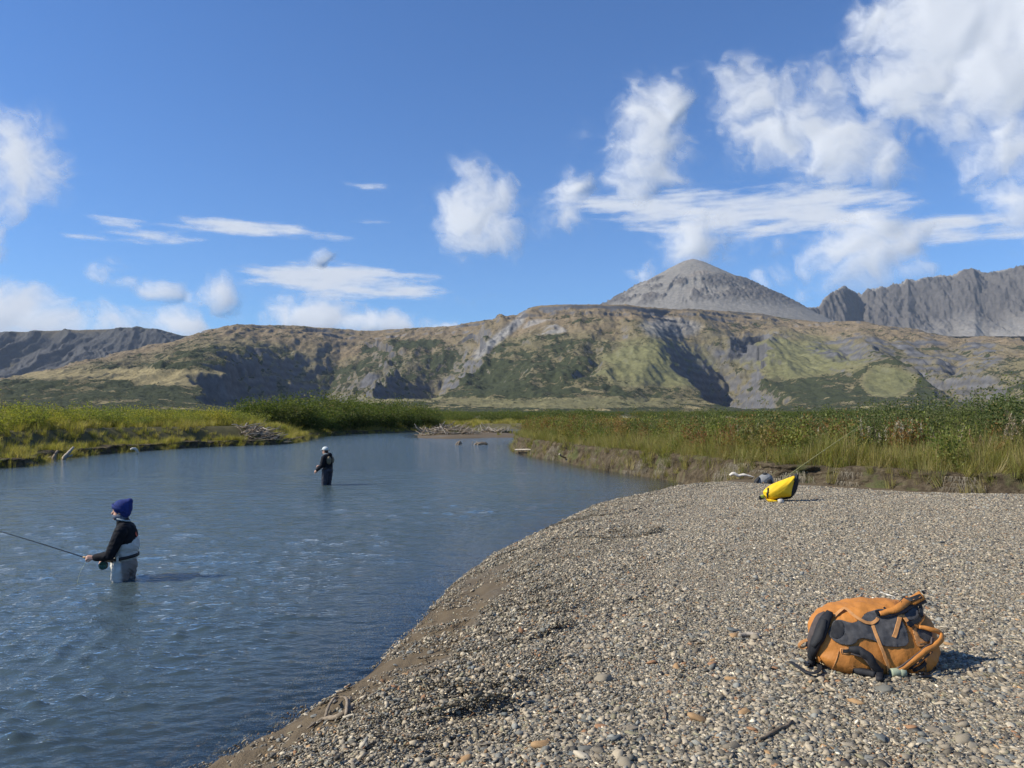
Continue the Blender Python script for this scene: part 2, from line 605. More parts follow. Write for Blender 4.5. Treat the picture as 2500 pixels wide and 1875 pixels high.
# ---- the ground sheet
gx, gy, gnc = polar_grid(0.5, 900.0, 620, 40, 400, 60)
zz, gp = ground_z(gx.ravel(), gy.ravel(), True)
gnr = gx.shape[0]
me = np_mesh('ground', np.stack([gx.ravel(), gy.ravel(), zz], 1), grid_faces(gnr, gnc, True))
rad = np.hypot(gx.ravel(), gy.ravel())
N1, N2 = gp['n1'], gp['n2']
water = ~(gp['inG'] | gp['inR'] | gp['inL'] | gp['inM'])
sand = np.where(gp['inG'], np.maximum(gp['mud'], sstep(.45, .8, gp['strip'])), 0)
sand = np.where(water, .75, sand)
sand = np.where(gp['inM'], sstep(-.2, .3, N1 + .3), sand)
grass = np.where(gp['inR'] | gp['inL'], 1.0, 0.0)
set_attr(me, 'sand', sand)
set_attr(me, 'grass', grass)
set_attr(me, 'wet', np.where(water, .25, np.where(gp['inG'], sstep(.35, .05, gp['dS'] + .1 * N2) , 0)))
# far plain: bands of dry grass, sedge and dwarf shrub
xs, ys = gx.ravel(), gy.ravel()
bands = fbm(xs * .006, ys * .022, 5, 40)
set_attr(me, 'plain', np.clip(.5 + bands * 1.1, 0, 1))
set_attr(me, 'far', sstep(100, 180, rad))
mg, T, out = new_mat('ground')
p = T.n('ShaderNodeBsdfPrincipled')
T.link(p.outputs[0], out.inputs[0])
tc_ = T.n('ShaderNodeTexCoord')
ob = tc_.outputs['Object']


def attr(T, name, o='Fac'):
    a = T.n('ShaderNodeAttribute')
    a.attribute_name = name
    return a.outputs[o]


v1 = T.voronoi(ob, 95.0, out='Color')
v1s = T.n('ShaderNodeSeparateColor'); T.link(v1, v1s.inputs[0])
peb = T.ramp(v1s.outputs[0], [(0, (.045, .038, .030)), (.45, (.10, .085, .065)), (.75, (.17, .145, .11)), (.93, (.30, .27, .22)), (1, (.4, .37, .31))])
nbig = T.noise(ob, 1.3, 5, .6)
peb = T.mix(T.smooth(nbig, .35, .7), peb, (.085, .072, .055))
sandc = T.mix(T.noise(ob, 7.0, 6, .65), (.078, .056, .032), (.150, .115, .070))
soil = T.mix(T.noise(ob, 2.0, 5, .6), (.05, .045, .02), (.12, .105, .04))
farc = T.ramp(attr(T, 'plain'), [(0, (.045, .055, .022)), (.28, (.075, .082, .032)), (.42, (.17, .155, .065)), (.6, (.25, .21, .11)), (1, (.29, .245, .15))])
fmott = T.noise(ob, 0.09, 8, .7)
farc = T.mix(T.smooth(fmott, .56, .64), farc, (.040, .050, .022))
soil = T.mix(attr(T, 'far'), soil, farc)
c = T.mix(attr(T, 'sand'), peb, sandc)
c = T.mix(attr(T, 'grass'), c, soil)
wetf = attr(T, 'wet')
c = T.mix(wetf, c, T.mix(1.0, c, (.55, .50, .42), 'MULTIPLY'))
T.link(c, p.inputs['Base Color'])
p.inputs['Roughness'].default_value = .85
p.inputs['Specular IOR Level'].default_value = .25
hv = T.math('ADD', T.math('MULTIPLY', T.voronoi(ob, 95.0), .5), T.noise(ob, 30, 4, .6))
T.link(bump(T, hv, .8, .012), p.inputs['Normal'])
ground = link_mesh('ground', me, mg)
tag(ground, kind='structure')

# ================================================================== river surface
w_r = [1.2]
while w_r[-1] < 210:
    q = w_r[-1]
    w_r.append(q * (1 + .022 * float(sstep(5, 3, q)) + .0042 + .0062 * float(sstep(8, 70, q))))
w_r = np.array(w_r)
gx, gy, wnc = polar_grid(0, 0, 0, 38, 420, 40, w_r)
x, y = gx.ravel().copy(), gy.ravel().copy()
zz, gp = ground_z(x, y, True)
depth = np.clip(-zz, 0, 2)
dsh = gp['dsh']
wr = np.random.default_rng(5)
h = np.zeros_like(x)
rad = np.hypot(x, y)
cell = np.interp(rad, w_r, np.gradient(w_r))          # grid spacing along the ray
calm = sstep(0.0, 2.6, dsh) * .80 + .20
for i in range(90):
    lam = 0.10 * (1.6 / 0.10) ** ((i / 89.0) ** 1.15)
    th = wr.normal(0.0, 0.62) + 0.22            # travel along the view axis, slightly across
    k = 2 * math.pi / lam
    amp = 0.0170 * lam ** 1.0 / (1 + (lam / .26) ** 2.2) * (0.5 + wr.random())
    ph = wr.random() * 6.283
    fade = sstep(3.2, 5.5, lam / cell)
    ux, uy = math.sin(th), math.cos(th)
    wob = 0.35 * fbm(x * .45 / max(lam, .35), y * .45 / max(lam, .35), 1, 60 + i % 7) * 2
    h += amp * fade * np.sin(k * (x * ux + y * uy) + ph + wob * 2.2)
patch = .75 + .7 * fbm(x * .11, y * .18, 3, 77)
h *= calm * np.clip(patch, .45, 1.05)
# sharpen crests a little
s = h.std() + 1e-6
h = h + .08 * s * (np.square(h / s) - 1) * calm
me = np_mesh('river', np.stack([x, y, h], 1), grid_faces(gx.shape[0], wnc, True))
# drop the part of the sheet that lies well under the land
keepv = (zz < 0.12)
set_attr(me, 'depth', depth)
set_attr(me, 'calm', calm)
fv = np.empty(len(me.polygons) * 4, np.int32); me.loops.foreach_get('vertex_index', fv)
fv = fv.reshape(-1, 4)
keep = keepv[fv].any(1)
used = np.unique(fv[keep]); remap = -np.ones(len(x), np.int64); remap[used] = np.arange(len(used))
me2 = np_mesh('river', np.stack([x, y, h], 1)[used], remap[fv[keep]])
set_attr(me2, 'depth', depth[used]); set_attr(me2, 'calm', calm[used])
bpy.data.meshes.remove(me)
mw, T, out = new_mat('river_water')
tc_ = T.n('ShaderNodeTexCoord'); ob = tc_.outputs['Object']
st = T.vmath('MULTIPLY', ob, (1.0, 1.9, 1.0))
n_a = T.noise(st, 3.2, 3.0, .55)
n_b = T.noise(st, 9.0, 3.0, .55)
n_c = T.noise(T.vmath('MULTIPLY', ob, (1.0, 2.4, 1.0)), 1.0, 3.0, .5)
hh = T.math('ADD', T.math('ADD', T.math('MULTIPLY', n_a, 1.0), T.math('MULTIPLY', n_b, .85)), T.math('MULTIPLY', n_c, 2.2))
bn = T.n('ShaderNodeBump'); T.link(hh, bn.inputs['Height'])
bn.inputs['Distance'].default_value = .030
T.link(T.math('MULTIPLY_ADD', attr(T, 'calm'), .85, .10), bn.inputs['Strength'])
fr = T.n('ShaderNodeFresnel'); fr.inputs[0].default_value = 1.333; T.link(bn.outputs[0], fr.inputs['Normal'])
gl = T.n('ShaderNodeBsdfGlossy'); gl.inputs['Roughness'].default_value = .05; gl.inputs[0].default_value = (1, 1, 1, 1); T.link(bn.outputs[0], gl.inputs['Normal'])
tr = T.n('ShaderNodeBsdfTransparent'); tr.inputs[0].default_value = (.80, .80, .70, 1)
df = T.n('ShaderNodeBsdfDiffuse'); df.inputs[0].default_value = (.062, .092, .104, 1)
turb = T.math('SUBTRACT', 1.0, T.math('EXPONENT', T.math('MULTIPLY', attr(T, 'depth'), -2.8)))
mx = T.n('ShaderNodeMixShader'); T.link(turb, mx.inputs[0]); T.link(tr.outputs[0], mx.inputs[1]); T.link(df.outputs[0], mx.inputs[2])
mx2 = T.n('ShaderNodeMixShader'); T.link(fr.outputs[0], mx2.inputs[0]); T.link(mx.outputs[0], mx2.inputs[1]); T.link(gl.outputs[0], mx2.inputs[2])
T.link(mx2.outputs[0], out.inputs[0])
river = link_mesh('river', me2, mw)
tag(river, kind='structure')

# ================================================================== hills and mountains
_c, _s = math.cos(PITCH), math.sin(PITCH)


def zy(py):
    cy = (937.5 - np.asarray(py, float)) / F_PX
    return (_s + _c * cy) / (_c - _s * cy)


def row_of(z, Y):
    t = (np.asarray(z) - CAM_H) / Y
    cy = (t * _c - _s) / (_c + t * _s)
    return 937.5 - cy * F_PX


def xk(px):
    return (np.asarray(px, float) - 1250.0) / F_PX / _c


def interp(px, pts):
    P = np.array(pts, float)
    return np.interp(px, P[:, 0], P[:, 1])


def smooth_curve(pts, sigma):
    """the same broken line with its corners rounded off"""
    g = np.arange(-700.0, 3100.0, 2.0)
    v = interp(g, pts)
    k = np.arange(-3 * sigma, 3 * sigma + 1, 2.0)
    w = np.exp(-.5 * (k / sigma) ** 2); w /= w.sum()
    n = len(k) // 2
    vv = np.convolve(np.pad(v, n, mode='edge'), w, mode='valid')[:len(g)]
    return list(zip(g, vv))


# skyline of the near hills, in photo pixels, and the distance of that crest
CREST = [(-500, 985), (-150, 965), (0, 941), (80, 921), (150, 905), (230, 886), (300, 868), (370, 852), (430, 836), (475, 820), (515, 806), (545, 799), (580, 796), (700, 795),
         (770, 799), (830, 805), (900, 806), (1000, 804), (1100, 798), (1160, 786), (1200, 780), (1250, 770), (1270, 764), (1290, 754), (1310, 748), (1345, 745),
         (1600, 745), (1635, 752), (1660, 757), (1740, 757), (1800, 763), (1860, 768), (1900, 775), (1960, 782), (2010, 790), (2060, 786), (2110, 787), (2170, 797), (2240, 805), (2300, 820),
         (2340, 828), (2380, 826), (2430, 830), (2500, 838), (2600, 850), (2850, 880)]
CREST_Y = [(-500, 2000), (0, 2300), (500, 2700), (900, 3000), (1100, 2900), (1310, 2550), (1600, 2600), (1680, 2850), (1800, 3150), (1950, 3400), (2060, 3000), (2300, 2900), (2500, 2700), (2850, 2500)]
BASE_Y = [(-500, 620), (300, 700), (700, 900), (1000, 1000), (1400, 1000), (1800, 1150), (2200, 1000), (2850, 850)]
POWER = [(-500, 1.5), (300, 1.55), (650, 1.75), (1000, 1.9), (1400, 1.95), (1700, 1.85), (2100, 1.6), (2850, 1.6)]

CREST, CREST_Y, BASE_Y, POWER = smooth_curve(CREST, 7), smooth_curve(CREST_Y, 60), smooth_curve(BASE_Y, 90), smooth_curve(POWER, 90)
HC, HR = 960, 380
hp = np.concatenate([np.linspace(-1500, -70, 70), np.linspace(-60, 2560, 830), np.linspace(2570, 3700, 60)])
tt = np.linspace(0, 1, HR)


def hill_base(px, Y):
    yc, yb, k = interp(px, CREST_Y), interp(px, BASE_Y), interp(px, POWER)
    zc = CAM_H + yc * zy(interp(px, CREST))
    zb = 1.4 + .004 * (np.hypot(Y * 0 + yb, yb * xk(px)) - 170)
    t = (Y - yb) / (yc - yb)
    tc = np.clip(t, 0, 1)
    # gentle apron, steepening flank, then a flat top
    z = zb + (zc - zb) * tc ** k
    z = z - np.clip(t - 1, 0, 9) * (yc - yb) * .06
    z = np.where(t < 0, zb + .004 * (Y - yb) - 3.0 * sstep(.66, .46, Y / yb), z)
    return z, tc, t, zc


def px_to_plan(px, py, lift=0.0):
    """where the pixel's ray meets the uncarved hill slope"""
    Y = np.linspace(float(interp(px, BASE_Y)), float(interp(px, CREST_Y)), 600)
    z, *_r = hill_base(np.full_like(Y, px), Y)
    r = row_of(z + lift, Y)
    k = int(np.argmin(np.abs(r - py)))
    return (Y[k] * float(xk(px)), Y[k])


RAVINES = [  # pixel path from mouth to head, depth, half width, asymmetry (extra steepness of the left wall)
    ([(610, 1000), (660, 982), (700, 962), (745, 930), (790, 893), (825, 858), (850, 828)], 165, 250, .6),
    ([(730, 900), (720, 870), (690, 835)], 50, 120, .4),
    ([(960, 985), (1000, 962), (1045, 925), (1075, 893), (1105, 866), (1140, 840), (1170, 815)], 110, 180, .6),
    ([(1060, 900), (1055, 870), (1050, 840)], 26, 60, .5),
    ([(1395, 962), (1440, 930), (1462, 905), (1447, 882), (1455, 855), (1468, 830)], 18, 42, .6),
    ([(1560, 990), (1610, 960), (1640, 940)], 10, 50, .3),
    ([(1850, 1000), (1800, 975), (1765, 955), (1740, 932), (1762, 902), (1780, 884), (1745, 862), (1705, 832), (1665, 802), (1630, 775)], 125, 165, .62),
    ([(1790, 880), (1840, 850), (1880, 825)], 40, 120, .3),
    ([(2420, 990), (2370, 962), (2310, 937), (2262, 915), (2215, 895), (2185, 872), (2140, 850)], 62, 150, .5),
    ([(2300, 930), (2330, 905), (2345, 880)], 40, 80, .2),
    ([(2110, 930), (2085, 900), (2075, 870), (2040, 840), (2000, 825)], 30, 90, .5),
    ([(230, 960), (330, 930), (430, 905), (480, 880)], 16, 120, .3),
    ([(1180, 970), (1230, 930), (1290, 880)], 12, 90, .3),
]
SPURS = [  # pixel path from foot to head, height, half width
    ([(720, 975), (790, 915), (850, 870), (915, 845), (960, 828)], 60, 150),
    ([(1010, 965), (1080, 905), (1150, 862), (1215, 815), (1285, 760)], 62, 150),
    ([(1560, 975), (1575, 900), (1590, 840), (1605, 790)], 22, 130),
    ([(1850, 960), (1860, 905), (1890, 855), (1935, 820)], 46, 140),
    ([(420, 970), (480, 900), (540, 840)], 30, 170),
    ([(2200, 960), (2150, 905), (2120, 870)], 34, 120),
]
U = np.repeat(hp[None, :], HR, 0)
Yb_, Yc_ = interp(hp, BASE_Y) * .45, interp(hp, CREST_Y)
tq = np.concatenate([np.linspace(0, 1, HR - 26), 1 + np.linspace(0.01, .55, 26)])
Yg = Yb_[None, :] + (Yc_ - Yb_)[None, :] * tq[:, None]
Xg = Yg * xk(U)
Zb, Tc, Tr, Zc = hill_base(U, Yg)
X, Y = Xg.ravel(), Yg.ravel()
carve = np.zeros(X.shape); wall = np.zeros(X.shape)
for path, dep, wid, asym in RAVINES:
    pts = [px_to_plan(*q) for q in path]
    d, s = seg_dist(X, Y, pts)
    L = sum(math.dist(a, b) for a, b in zip(pts[:-1], pts[1:]))
    # signed side: the wall on the left (sunny) side of the channel is shaded and steeper
    side = np.zeros(X.shape)
    for (ax, ay), (bx, by) in zip(pts[:-1], pts[1:]):
        pass
    cx_ = np.interp(Y, [q[1] for q in sorted(pts, key=lambda q: q[1])], [q[0] for q in sorted(pts, key=lambda q: q[1])])
    left = sstep(40, -40, X - cx_)
    w = wid * (.42 + .58 * np.clip(1.6 * s / L, 0, 1)) * (1 - .30 * asym * left) * (1 + .6 * fbm(X / 130, Y / 130, 4, 300))
    ends = sstep(0, .22 * L, s) * (1 - .85 * sstep(.55 * L, L, s))
    q = np.clip(1 - d / np.maximum(w, 8), 0, 1)
    prof = q ** (1.15 - .35 * asym * left)
    c_ = dep * ends * prof
    carve = np.maximum(carve, c_)
    wall = np.maximum(wall, ends * sstep(.05, .45, q) * (dep > 35) * (.42 if path[0][0] < 1000 else 1.0))
lift = np.zeros(X.shape)
for path, ht, wid in SPURS:
    pts = [px_to_plan(*q) for q in path]
    d, s = seg_dist(X, Y, pts)
    L = sum(math.dist(a, b) for a, b in zip(pts[:-1], pts[1:]))
    ends = sstep(0, .3 * L, s) * (1 - sstep(.75 * L, L, s))
    w = wid * (1 + .5 * fbm(X / 140, Y / 140, 3, 305))
    lift = np.maximum(lift, ht * ends * np.clip(1 - d / np.maximum(w, 8), 0, 1) ** 1.2)
carve = carve - lift * (carve < 20)
tc1 = Tc.ravel()
slope_amp = sstep(.08, .45, tc1) * sstep(1.02, .90, tc1 * (Tr.ravel() <= 1) + 2 * (Tr.ravel() > 1))
rg = ridged(X / 330, Y / 900, 4, 310)
rg2 = ridged(X / 95, Y / 330, 4, 320)
n3 = fbm(X / 60, Y / 60, 5, 330)
lowsw = fbm(X / 420, Y / 420, 4, 340)
z = Zb.ravel() - carve
z += slope_amp * (26 * rg + 13 * rg2 + 7 * n3) + sstep(0.02, .3, tc1) * sstep(.95, .5, tc1) * 11 * lowsw
z += wall * (17 * ridged(X / 48, Y / 75, 4, 350) - 4)
z += 1.2 * fbm(X / 16, Y / 16, 3, 360) * sstep(0, .1, tc1) + slope_amp * 5 * ridged(X / 34, Y / 120, 3, 362)
# resistant beds: low cliffs near the plateau rim and across the ravines
zc_ = Zc.ravel()
strat = np.maximum(sstep(.80, .97, tc1) * sstep(.5, .2, np.abs(tc1 - .93) * 5), wall * .35)
step_h = 34.0
ph = (z + 9 * fbm(X / 300, Y / 300, 3, 370)) / step_h
fr = ph - np.floor(ph)
z = z + strat * step_h * (.34 + .3 * fbm(X / 150, Y / 150, 2, 375)) * (sstep(.35, .62, fr) - fr)
rimz = sstep(.972, .985, tc1) * (Tr.ravel() <= 1.0001)
capm = sstep(1290, 1330, U.ravel()) * sstep(1650, 1620, U.ravel()) + .7 * sstep(540, 570, U.ravel()) * sstep(1000, 900, U.ravel())
z = z - capm * 13 * (1 - rimz) * sstep(.90, .955, tc1) * (Tr.ravel() <= 1)
Zg = z.reshape(HR, HC)
# slope
dZr = np.gradient(Zg, axis=0); dYr = np.gradient(Yg, axis=0); dXr = np.gradient(Xg, axis=0)
dZc = np.gradient(Zg, axis=1); dXc = np.gradient(Xg, axis=1); dYc = np.gradient(Yg, axis=1)
det = dXc * dYr - dXr * dYc
gxx = (dZc * dYr - dZr * dYc) / det; gyy = (dZr * dXc - dZc * dXr) / det
slope = np.hypot(gxx, gyy).ravel()
u = U.ravel()
rock = np.clip(sstep(.62, .95, slope + .25 * n3) * (.25 + .75 * np.maximum(strat, wall)) + sstep(.95, 1.25, slope), 0, 1)
rock = np.maximum(rock, wall * sstep(.0, .35, fbm(X / 90, Y / 90, 4, 380) + .25 * (slope - .4)) * .85)
pxr, pyr = u, row_of(z, Y)


def patch(cx, cy, rx, ry, soft=.5):
    q = ((pxr - cx) / rx) ** 2 + ((pyr - cy) / ry) ** 2 + .9 * fbm(X / 110, Y / 110, 4, 390)
    return sstep(1 + soft, 1 - soft, q)


nzA = fbm(X / 260, Y / 190, 5, 400); nzB = fbm(X / 90, Y / 60, 5, 410)
hf = tc1 ** interp(u, POWER)
brown = sstep(.45, .80, hf + .28 * nzA)
shrub = .36 + .24 * sstep(.80, .05, hf + .25 * nzA) + .34 * nzB
shrub = np.maximum(shrub, .56 * sstep(700, 300, u) * sstep(.75, .3, tc1))
for a in ((1010, 880, 160, 60), (860, 930, 160, 40), (640, 900, 110, 60), (1350, 900, 150, 45), (1200, 930, 150, 40), (2050, 955, 220, 35)):
    shrub = np.maximum(shrub, .62 * patch(*a))
green = patch(1600, 890, 130, 60) + patch(1950, 870, 160, 55) + patch(2170, 930, 60, 40) + .6 * patch(1400, 985, 300, 14) + .5 * patch(900, 975, 200, 10)
green = np.clip(green, 0, 1) * (1 - .5 * brown)
shrub = shrub * (1 - .75 * green)
tan_ = np.clip(patch(330, 915, 330, 14) + patch(450, 935, 120, 8) + .8 * sstep(.1, .35, nzB) * sstep(.45, .1, tc1), 0, 1)
shrub = shrub * (1 - .6 * tan_)
scree = patch(1225, 815, 16, 40, .3) * 0 + np.clip(sstep(16, 5, np.abs((pxr - 1170) * .62 + (pyr - 862) * .78 - 0)) * sstep(1150, 1170, pxr) * sstep(1290, 1270, pxr), 0, 1)
scree = np.maximum(scree, .7 * patch(1640, 800, 70, 26))
scree = np.maximum(scree, .8 * patch(1330, 800, 50, 22, .3) * sstep(-.1, .2, nzB))
olive = np.array([.118, .102, .056]); rust = np.array([.148, .112, .070]); tanc = np.array([.20, .165, .085]); grn = np.array([.108, .108, .050])
rockc = np.array([.092, .092, .096]); screec = np.array([.20, .195, .185]); darkr = np.array([.066, .066, .070])


def mixc(c, k, w):
    return c * (1 - w[:, None]) + k[None, :] * w[:, None]


col = np.repeat(olive[None, :], len(X), 0)
col = mixc(col, rust, brown * .85)
col = mixc(col, tanc, tan_ * .8)
col = mixc(col, grn, green * .85)
col = mixc(col, screec, np.clip(scree, 0, 1) * .85)
for a in ((2300, 885, 100, 30), (2090, 852, 110, 28), (2230, 850, 90, 24), (2390, 870, 60, 40), (1800, 860, 60, 26)):
    rock = np.maximum(rock, patch(*a) * sstep(.02, .22, fbm(X / 60, Y / 60, 4, 395) + .12))
rc = rockc[None, :] * (1 - (.5 + .5 * np.sin(ph * 6.283 * 1.5))[:, None] * .35)
col = col * (1 - rock[:, None]) + rc * rock[:, None]
col *= 1.5 * (1 + .22 * nzB)[:, None]
shrub = np.clip(shrub * (1 - rock) * (1 - np.clip(scree, 0, 1)), 0, 1)
# shrub thickets stand proud of the slope
z = z + 2.2 * sstep(.45, .60, .5 + .5 * fbm(X / 22, Y / 22, 3, 420) + .5 * (shrub - .5)) * (shrub > .2) * sstep(.0, .03, tc1)
Zg = z.reshape(HR, HC)
me = np_mesh('hills', np.stack([X, Y, z], 1), grid_faces(HR, HC))
set_attr(me, 'tint', col, 'FLOAT_COLOR')
set_attr(me, 'shrub', shrub)
set_attr(me, 'rock', rock)


def hill_material(name, mott):
    m, T, out = new_mat(name)
    p = T.n('ShaderNodeBsdfPrincipled')
    p.inputs['Roughness'].default_value = .95
    p.inputs['Specular IOR Level'].default_value = .1
    T.link(p.outputs[0], out.inputs[0])
    ob = T.n('ShaderNodeTexCoord').outputs['Object']
    c = attr(T, 'tint', 'Color')
    na = T.noise(ob, mott, 9.0, .74)
    nb = T.noise(ob, mott * .23, 4.0, .6)
    th = T.math('MULTIPLY_ADD', nb, .55, T.math('MULTIPLY', na, .62))
    th = T.math('ADD', th, T.math('MULTIPLY', T.math('SUBTRACT', attr(T, 'shrub'), .5), .62))
    f = T.smooth(th, .575, .605)
    dots = T.math('MULTIPLY_ADD', T.math('SUBTRACT', nb, .5), .35, T.noise(ob, mott * 2.9, 3.0, .6))
    dots = T.math('ADD', dots, T.math('MULTIPLY', T.math('SUBTRACT', attr(T, 'shrub'), .5), .42))
    f = T.math('MAXIMUM', f, T.math('MULTIPLY', T.smooth(dots, .53, .585), T.smooth(attr(T, 'shrub'), .05, .25)))
    sh = T.mix(T.noise(ob, mott * 2.2, 3.0, .6), (.026, .033, .018), (.068, .076, .036))
    c = T.mix(1.0, c, T.ramp(T.noise(ob, mott * 1.1, 6.0, .7), [(.25, (.62, .62, .62)), (.75, (1.3, 1.3, 1.3))]), 'MULTIPLY')
    c = T.mix(f, c, sh)
    T.link(c, p.inputs['Base Color'])
    h1 = T.noise(ob, mott * 1.6, 6.0, .7)
    T.link(bump(T, T.math('ADD', T.math('MULTIPLY', f, .5), h1), .9, 6.0), p.inputs['Normal'])
    return m


hm = hill_material('hillside', 1 / 20.0)
tag(link_mesh('hills', me, hm), kind='structure')


# ---- the far ridge at the left
def far_ridge():
    NC, NR = 360, 150
    pxs = np.concatenate([np.linspace(-1500, -70, 90), np.linspace(-60, 640, 270)])
    crest = interp(pxs, [(-330, 815), (0, 816), (60, 812), (150, 808), (250, 806), (300, 803), (340, 803), (380, 806), (420, 815), (440, 821), (455, 821), (500, 819), (560, 822), (640, 830)])
    yc = interp(pxs, [(-330, 4300), (300, 4600), (430, 4700), (460, 5600), (640, 5800)])
    zc = CAM_H + yc * zy(crest)
    q = np.concatenate([np.linspace(0, 1, NR - 14), 1 + np.linspace(.02, .5, 14)])
    y0 = yc - 1250
    Yq = y0[None, :] + (yc - y0)[None, :] * q[:, None]
    Uq = np.repeat(pxs[None, :], NR, 0)
    Xq = Yq * xk(Uq)
    t = np.repeat(q[:, None], NC, 1)
    tcl = np.clip(t, 0, 1)
    x, y = Xq.ravel(), Yq.ravel()
    T1 = tcl.ravel()
    prof = .10 + .55 * sstep(.15, .80, T1) + .35 * sstep(.70, .98, T1) ** .8
    z = np.repeat(zc[None, :], NR, 0).ravel() * prof
    z -= np.clip(t.ravel() - 1, 0, 9) * 60
    face = sstep(.12, .4, T1) * sstep(.97, .80, T1)
    gul = ridged(x / 210 + .8 * fbm(x / 300, y / 300, 2, 505), y / 1500, 4, 510)
    z += face * (70 * gul + 14 * ridged(x / 60, y / 200, 4, 520))
    z += 3 * fbm(x / 40, y / 40, 4, 530)
    ph = z / 40
    f = ph - np.floor(ph)
    z = z + face * 7 * (sstep(.3, .7, f) - f)
    rk = np.clip(face * sstep(-.25, .15, gul + .5 * fbm(x / 120, y / 120, 4, 540)), 0, 1)
    col = np.repeat(np.array([[.085, .075, .042]]), len(x), 0)
    col = mixc(col, np.array([.075, .076, .080]), rk * .9)
    col = mixc(col, np.array([.13, .095, .055]), sstep(.85, .97, T1))
    me = np_mesh('far_ridge', np.stack([x, y, z], 1), grid_faces(NR, NC))
    set_attr(me, 'tint', col, 'FLOAT_COLOR')
    set_attr(me, 'shrub', np.clip(.75 - T1, 0, .7) * (1 - rk))
    return me


tag(link_mesh('far_ridge', far_ridge(), hm), kind='structure')


# ---- the scree cone and the jagged ridge
def mountains():
    NC, NR = 600, 300
    pxs = np.concatenate([np.linspace(1330, 2560, 510), np.linspace(2565, 3600, 90)])
    q = np.linspace(0, 1, NR)
    Yq = np.repeat((3600 + 3900 * q)[:, None], NC, 1)
    Uq = np.repeat(pxs[None, :], NR, 0)
    Xq = Yq * xk(Uq)
    x, y, u_ = Xq.ravel(), Yq.ravel(), Uq.ravel()
    base = CAM_H + y * zy(800) * .90 + (y - 3600) * -.02
    # cone
    cy = 6000.0
    cx = cy * float(xk(1692))
    H = CAM_H + cy * float(zy(634))
    dx, dy = x - cx, y - cy
    r = np.hypot(dx, dy)
    ang = np.arctan2(dy, dx)
    rib = ridged(ang * 9 + .3 * fbm(x / 500, y / 500, 2, 600), r / 1500, 4, 610)
    cone = H + 46 - .60 * np.sqrt(r * r + 75 ** 2) + .00002 * np.clip(r, 0, 1800) ** 2
    low = sstep(300, 470, r + 80 * fbm(x / 200, y / 200, 3, 605)) * sstep(1250, 800, r)
    cone += low * (2.5 * rib + 2.5 * ridged(x / 55, y / 55, 4, 620)) + 5 * fbm(x / 80, y / 80, 4, 630)
    crag = low * sstep(.10, .35, .5 * rib + .9 * fbm(x / 170, y / 170, 4, 640) + .55 * sstep(-150, 350, dx) - .1) * sstep(950, 750, r)
    cone += crag * 30 * ridged(x / 40, y / 40, 4, 650)
    # jagged ridge: crest as rows of pixels at about 6.1 km drawing nearer to the right
    prof = interp(u_, [(1330, 990), (1700, 800), (1800, 735), (1840, 716), (1862, 722), (1880, 718), (1900, 731), (1915, 727), (1930, 741), (1950, 739), (1972, 754), (1990, 750), (2003, 748), (2015, 727), (2040, 712), (2058, 701), (2068, 697), (2080, 705),
                        (2095, 714), (2108, 718), (2122, 704), (2140, 706), (2155, 699), (2170, 703), (2185, 691), (2205, 693), (2222, 681), (2240, 687), (2260, 679), (2285, 676), (2305, 671), (2330, 672),
                        (2352, 662), (2372, 657), (2385, 654), (2400, 662), (2420, 668), (2445, 663), (2465, 659), (2500, 654), (2600, 640), (2860, 690)])
    yc = interp(u_, [(1330, 6300), (1780, 6100), (1850, 5560), (1990, 5600), (2100, 6000), (2400, 5900), (2860, 5200)])
    zc = CAM_H + yc * zy(prof)
    zc += 16 * ridged(x / 48, y / 1e5, 3, 655) + 9 * ridged(x / 21, y / 1e5, 2, 657) - 10
    d = np.abs(y - yc + 120 * fbm(x / 500, y / 900, 3, 660))
    drop = np.where(d < 420, 1.02 * d, 428 + .60 * (d - 420))
    drop = np.where(d > 900, 428 + .60 * 480 + .36 * (d - 900), drop)
    wallr = sstep(15, 60, d) * sstep(700, 350, d + 140 * fbm(x / 200, y / 400, 3, 670))
    ribs = ridged(x / 95 + 1.3 * fbm(x / 260, y / 260, 3, 680), y / 230, 5, 690) * (.7 + .9 * fbm(x / 180, y / 180, 2, 685))
    rid = zc - drop + wallr * (44 * ribs + 22 * ridged(x / 26, y / 60, 4, 700) + 22 * ridged(x / 75, y / 60, 4, 705))
    rid += sstep(450, 650, d) * 10 * ridged(x / 70, y / 700, 3, 710)
    z = np.maximum(np.maximum(cone, rid), base)
    z += 2.5 * fbm(x / 22, y / 22, 3, 720)
    is_r = rid > cone
    rocky = np.where(is_r, wallr, crag)
    rocky = np.clip(rocky, 0, 1)
    ncol = fbm(x / 150, y / 150, 5, 730)
    col = np.repeat(np.array([[.205, .192, .170]]), len(x), 0)
    colr = np.repeat(np.array([[.215, .205, .190]]), len(x), 0)
    col = np.where(is_r[:, None], colr, col)
    col = mixc(col, np.array([.090, .084, .080]), rocky * .95)
    col = mixc(col, np.array([.20, .165, .13]), sstep(.1, .45, ncol) * .6 * sstep(900, 400, r) * (~is_r))
    col = mixc(col, np.array([.155, .115, .070]), sstep(12, 2, z - base) * .9)
    col = mixc(col, np.array([.16, .145, .125]), is_r * (1 - rocky) * sstep(.0, .35, fbm(x / 55, y / 400, 3, 735)) * .7)
    col *= (1 + .16 * ncol)[:, None]
    me = np_mesh('mountains', np.stack([x, y, z], 1), grid_faces(NR, NC))
    set_attr(me, 'tint', col, 'FLOAT_COLOR')
    set_attr(me, 'shrub', np.zeros(len(x)))
    return me


tag(link_mesh('mountains', mountains(), hill_material('mountain_rock', 1 / 30.0)), kind='structure')

